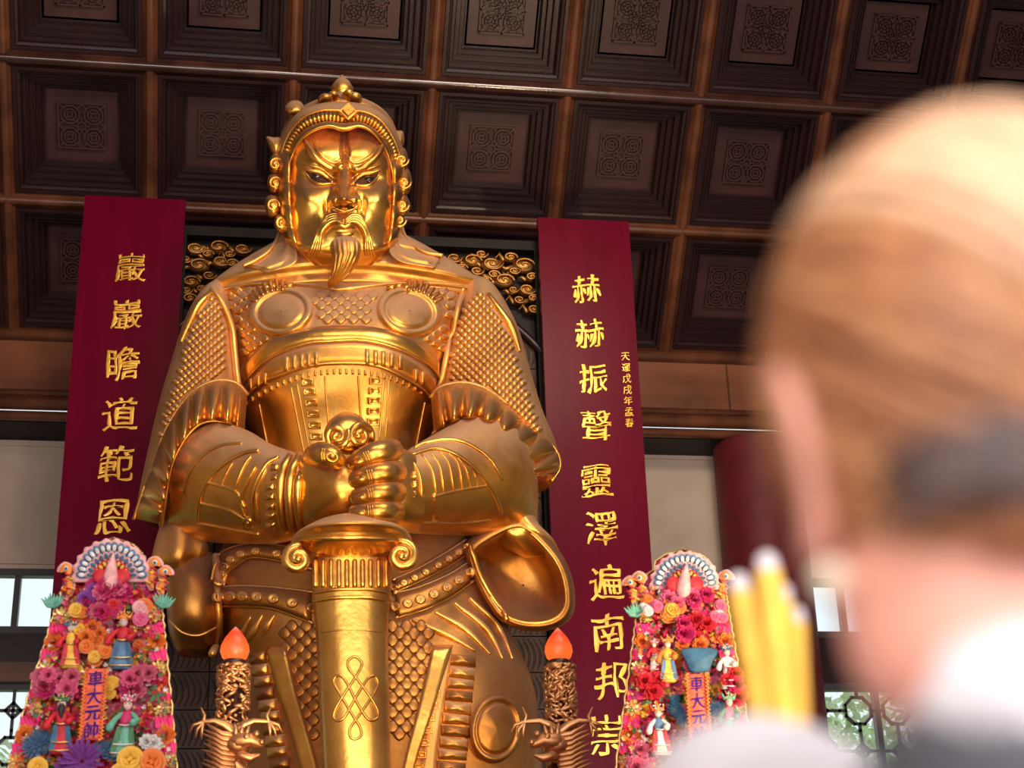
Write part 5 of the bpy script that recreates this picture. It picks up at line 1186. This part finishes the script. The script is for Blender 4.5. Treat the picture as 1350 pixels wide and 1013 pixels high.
# one continuous body: head, neck, trunk, arms; skinned chain for trunk and arms
def headsurf():
    th = np.linspace(0, 2*PI, 64, endpoint=False); ph = np.linspace(.02, PI-.02, 48); G = []
    for p in ph:
        row = []
        for t in th:
            x, y, z = math.sin(p)*math.cos(t), math.sin(p)*math.sin(t), math.cos(p)     # y forward
            a, b, c = .079, .095, (.098 if p < PI/2 else .128)
            w = 1-.04*max(0, -z)**1.6*(1 if y > -.2 else .8); X = a*x*w; Yv = b*y*(1-.10*max(0, -z)*(y < 0)*2.2)+(.012*max(0, -z) if y > 0 else 0); Z = c*z
            if y > .2:
                Yv += .024*math.exp(-((X)/.010)**2-((Z+.018)/.020)**2)+.008*math.exp(-(X/.008)**2-((Z-.005)/.02)**2)       # nose
                Yv += .008*math.exp(-(X/.022)**2-((Z+.058)/.012)**2)+.010*math.exp(-(X/.02)**2-((Z+.095)/.014)**2)      # lips, chin
                Yv -= .009*(math.exp(-((X-.031)/.014)**2-((Z-.004)/.010)**2)+math.exp(-((X+.031)/.014)**2-((Z-.004)/.010)**2))
                Yv += .005*math.exp(-(abs(X)-.03)**2/.0003-((Z-.026)/.008)**2)
            row.append(HP(X, Yv, Z))
        G.append(row)
    return G
mb = MB(); mb.grid(headsurf(), cu=True)
# neck and upper chest loft into the trunk
neck = [(-.008, -.004, -.07, .062, .062), (-.012, -.008, -.10, .062, .062), (-.014, -.016, -.135, .060, .060), (0, -.035, -.170, .060, .062), (0, -.045, -.215, .09, .075), (0, -.05, -.255, .155, .09), (0, -.05, -.30, .175, .10), (0, -.045, -.42, .155, .10), (0, -.04, -.55, .135, .095), (0, -.04, -.68, .155, .11), (0, -.04, -.78, .165, .115)]
mb.grid([[HP(o_+r*math.cos(t), f+b*math.sin(t), u) for t in np.linspace(0, 2*PI, 40, endpoint=False)] for o_, f, u, r, b in [tuple(x) for x in spl(neck, 50)]], cu=True, cap=True)
for sx in (-1, 1): tube(mb, [HP(sx*.08, -.04, -.74), HP(sx*.085, -.02, -1.0), HP(sx*.085, -.02, -1.15), HP(sx*.09, -.03, -1.58)], spl([.09, .07, .055, .04], 4)[:, 0], 16)
for sx in (-1, 1): tube(mb, [HP(sx*.09, -.05, -1.57), HP(sx*.09, .04, -1.60), HP(sx*.095, .12, -1.62)], [.035, .035, .025], 12)
body = mb.build('body', skin, visitor)
# ear: a rim, lobe and bowl, standing off the side of the head
def earm(sx):
    mb = MB(); e = lambda a, b, o: HP(sx*(.076+o*.75), -.004+a*1.1, -.045+b*1.12)
    P = [e(.014, .008, .004), e(.018, .026, .008), e(.004, .038, .014), e(-.014, .032, .019), e(-.022, .012, .020), e(-.016, -.012, .014), e(-.006, -.028, .009), e(.006, -.030, .006), e(.010, -.018, .004)]
    tube(mb, spl(P, 30), spl([.004, .006, .0065, .0065, .006, .0055, .0075, .0075, .004], 30)[:, 0], 10)
    ell(mb, e(-.002, .002, .004), .006, .018, .028, 16, 9, np.stack([rt, fw, upv], 1)); return mb.build('ear', skin, visitor)
earm(-1); earm(1)
mb = MB(); p = HP(-.078, -.006, -.094); ell(mb, p, .0085, .0085, .0085); mb.build('pearl_earring', vm('pearl', (.9, .78, .6), .25), visitor)
for sx in (-1, 1): mb = MB(); ell(mb, HP(sx*.031, .083, .004), .011, .008, .008); mb.build('eye', vm('eye_white', (.85, .83, .8), .2), visitor)
mb = MB(); tube(mb, [HP(-.020, .098, -.058), HP(0, .104, -.057), HP(.020, .098, -.058)], [.002, .005, .002], 8); mb.build('lips', vm('lips', (.55, .15, .15), .4), visitor)
# hair: a swept-back cap with locks
def hairR(th, ph):
    return 1.0
G = []; nth, nph = 90, 60
for p in np.linspace(.02, 2.16, nph):
    row = []
    for t in np.linspace(0, 2*PI, nth, endpoint=False):
        x, y, z = math.sin(p)*math.cos(t), math.sin(p)*math.sin(t), math.cos(p)
        # hairline: forehead and round the ears
        lim = 2.16-.98*max(0, y+.1)**.7 if y > -.1 else 2.16
        lim = min(lim, 2.2-.62*min(1, max(0, -x-.30)/.4)) if x < 0 else lim
        pp = min(p, lim); x, y, z = math.sin(pp)*math.cos(t), math.sin(pp)*math.sin(t), math.cos(pp)
        k = 1.0+.10*min(1, (lim-pp)*3)+.02*math.sin(t*23+3*pp)*(lim-pp > .05)+.015*math.sin(t*41-5*pp)
        k2 = k-(.05*math.exp(-((z+.1)/.35)**2) if abs(x) > .8 else 0); row.append(HP(.0815*x*k2, .100*y*k-.006, (.100 if z > 0 else .118)*z*k+.002))
    G.append(row)
mb = MB(); mb.grid(G, cu=True); hair = mb.build('hair', hair1, visitor)
rs = np.random.RandomState(4)
bun = np.array([.50, -.72, -.50]); bun /= np.linalg.norm(bun)
def sph(a, k): return HP(.0815*a[0]*k, .100*a[1]*k-.006, (.100 if a[2] > 0 else .118)*a[2]*k+.002)
def locks(n, m, a0, a1, r, f0=-.1, f1=.75, kk=1.09, name='hair_locks'):
    """locks combed back from the hairline toward the knot at the back of the head"""
    mb = MB()
    for i in range(n):
        a = math.radians(rs.uniform(a0, a1)); f = rs.uniform(f0, f1); s_ = np.array([math.cos(a), f, math.sin(a)]); s_ /= np.linalg.norm(s_)
        e = bun+rs.randn(3)*.10; e /= np.linalg.norm(e); om = math.acos(max(-1, min(1, s_@e))); P = []; side = np.cross(s_, e); sag = rs.uniform(-.10, .10)
        for u in np.linspace(0, 1, 13):
            v = (s_*math.sin((1-u)*om)+e*math.sin(u*om))/math.sin(om)+side*sag*math.sin(PI*u); v /= np.linalg.norm(v); P.append(sph(v, kk+.025*math.sin(u*PI)))
        tube(mb, P, spl([r*.3, r, r, r*.8, r*.4], 13)[:, 0], 6)
    mb.build(name, m, hair, kind='stuff')
locks(90, hair1, 40, 176, .0040); locks(34, hair4, 90, 140, .0056, -.2, .5, 1.10); locks(34, hair4, 55, 75, .004); locks(46, hair2, 142, 178, .0040); locks(18, hair2, 60, 140, .0040, kk=1.11); locks(22, hair3, 74, 90, .0045, -.2, .4, 1.105); locks(16, hair3, 40, 54, .006)
locks(40, hair2, 55, 125, .0045, -.75, .1, 1.10); locks(26, hair4, 60, 125, .0045, -.75, .1, 1.10); locks(9, hair3, 62, 84, .006, -.6, .1, 1.12); locks(60, hair1, 50, 140, .0042, -.8, 0, 1.09)
locks(50, hair2, 215, 255, .0036, -.9, -.4); locks(16, hair3, 212, 228, .0045, -1.0, -.6, 1.10)
mb = MB(); ell(mb, sph(bun, 1.18), .036, .036, .032, 24, 14); mb.build('hair_knot', hair2, hair)
mb = MB()   # dark hair of the nape, combed up
for i in range(46):
    t = PI*1.5+rs.uniform(-.75, .75); P = [HP(.066*math.cos(t+.1*u), -.030+.062*math.sin(t)*(1-.1*u)-.012*u, -.098+.055*u) for u in np.linspace(0, 1, 6)]; tube(mb, P, [.002, .004, .004, .004, .003, .002], 6)
mb.build('nape_hair', hair2, hair, kind='stuff')
mb = MB()
for i in range(60):
    t = PI*1.22+rs.uniform(-.25, .45); z0 = rs.uniform(-.082, -.048); P = [HP(.0835*math.cos(t+.7*u), .101*math.sin(t+.7*u)*.98-.008, z0-.006+.022*u) for u in np.linspace(0, 1, 9)]; tube(mb, P, spl([.0008, .0028, .003, .0024, .0008], 9)[:, 0], 6)
mb.build('nape_hair', hair3, hair, kind='stuff')
# clothing: white blouse, dark vest, thick white collar
def shell(rows, m, name, k=1.0, add=.012):
    mb = MB(); mb.grid([[HP((r+add)*math.cos(t), f+(b+add)*math.sin(t), u) for t in np.linspace(0, 2*PI, 48, endpoint=False)] for _, f, u, r, b in [tuple(x) for x in spl(rows, 40)]], cu=True, cap=False); return mb.build(name, m, visitor)
shell(neck[4:], vest, 'vest', add=.012)
sk = [(0, -.04, -.68, .165, .12), (0, -.04, -.9, .17, .13), (0, -.03, -1.2, .16, .13), (0, -.03, -1.5, .15, .13)]
shell(sk, vm('dark_trousers', (.04, .04, .05), .8), 'trousers')
mb = MB(); cp = [HP(.062*math.cos(t)*1.25, -.040+.062*math.sin(t)*1.25, -.195+.018*math.sin(t)) for t in np.linspace(0, 2*PI, 40, endpoint=False)]; tube(mb, cp+[cp[0]], .017, 14, caps=False); mb.build('shirt_collar', vest, visitor)
mb = MB(); tube(mb, [WD(1236, 950, .63), WD(1285, 915, .62), WD(1345, 905, .62), WD(1420, 930, .66)], spl([.010, .021, .024, .018], 4)[:, 0], 16); ell(mb, WD(1345, 955, .63), .026, .03, .022)
mb.build('white_hood', cloth, visitor)
mb = MB(); tube(mb, [WD(1195, 1010, .66), WD(1250, 1000, .63), WD(1330, 1015, .62), WD(1420, 1030, .64)], spl([.012, .022, .026, .026], 4)[:, 0], 16); mb.build('vest_collar', vest, visitor)
# raised left arm in its white sleeve, forearm reaching toward the incense
sh = HP(-.165, -.04, -.235)
el, wr = WD(1075, 1150, .90), WD(950, 1072, 1.14); hnd = WD(985, 1075, 1.38)
mb = MB(); tube(mb, spl([sh, (sh+el)/2+np.array([0, 0, -.02]), el, (el+wr)/2+np.array([0, 0, .012]), wr, WD(975, 1075, 1.28)], 40), spl([.055, .062, .066, .064, .056, .044], 40)[:, 0], 24)
mb.build('sleeve', cloth, visitor)
shr = HP(.165, -.04, -.235); elr = shr+np.array([.10, .16, -.20]); wrr = WD(1090, 1120, 1.32)
mb = MB(); tube(mb, spl([shr, elr, wrr], 30), spl([.055, .055, .042], 30)[:, 0], 20); mb.build('sleeve', cloth, visitor)
# incense sticks, thick and yellow
incm = vm('yellow_incense', (.90, .52, .06), .6, var=.12, vscale=40); ash = vm('incense_ash', (.66, .60, .62), .9)
sticks = []
def stick(x0, y0, x1, y1, D, w, label):
    a = WD(x0, y0, D); b = WD(x1, y1, D-.02); d = (b-a)/np.linalg.norm(b-a); L_ = .40; e = a+d*L_
    t = thing('incense_stick', tuple(e), label, 'incense', 'thick yellow incense sticks'); r = w/2*D/F
    mb = MB(); tube(mb, [a+d*.012, a+d*.2, a+d*.28], [r, r, r], 20); mb.build('incense_body', incm, t)
    mb = MB(); tube(mb, [a, a+d*.014], [r*.8, r], 20); mb.build('ash_tip', ash, t)
    mb = MB(); tube(mb, [a+d*.28, e], [r*.35, r*.35], 10); mb.build('stick_core', vm('red_stick', (.5, .03, .03), .6), t); return a, d
s1 = stick(974, 768, 1006, 960, 1.50, 31, 'thick yellow incense stick with grey tip, leftmost and leaning left')
stick(1011, 742, 1035, 950, 1.44, 35, 'thickest and tallest yellow incense stick with grey tip')
stick(1036, 778, 1044, 950, 1.53, 17, 'thin yellow incense stick just behind the tallest one')
stick(1052, 808, 1058, 950, 1.57, 19, 'yellow incense stick nearest to the cheek, with a pale tip')
# the hand closed round the sticks below
pc_ = WD(1032, 1085, 1.44)
ax = (WD(1035, 950, 1.42)-WD(1011, 742, 1.44)); ax /= np.linalg.norm(ax); fr = _f; sd = np.cross(ax, fr); sd /= np.linalg.norm(sd); fr2 = np.cross(sd, ax)
mb = MB(); hx = lambda a, b, c: pc_+sd*a+fr2*b+ax*c
tube(mb, [WD(995, 1068, 1.27), hx(-.02, -.045, .0), hx(.0, -.052, .04), hx(.0, -.05, .07)], [.030, .034, .040, .030], 16, .7)
for k in range(4):
    c = -.012+k*.021; L4 = (.9, 1.0, .95, .8)[k]
    th = np.linspace(-.3, 3.5*L4, 9); tube(mb, [hx(.036*math.sin(t)*1.0, -.042*math.cos(t), c) for t in th], spl([.0105, .0105, .0095, .0085], 9)[:, 0], 12)
tube(mb, [hx(-.015, -.045, -.0), hx(-.036, -.02, -.03), hx(-.022, .018, -.045), hx(.0, .034, -.04)], [.013, .0125, .011, .009], 12)
mb.build('hand', skin, visitor)
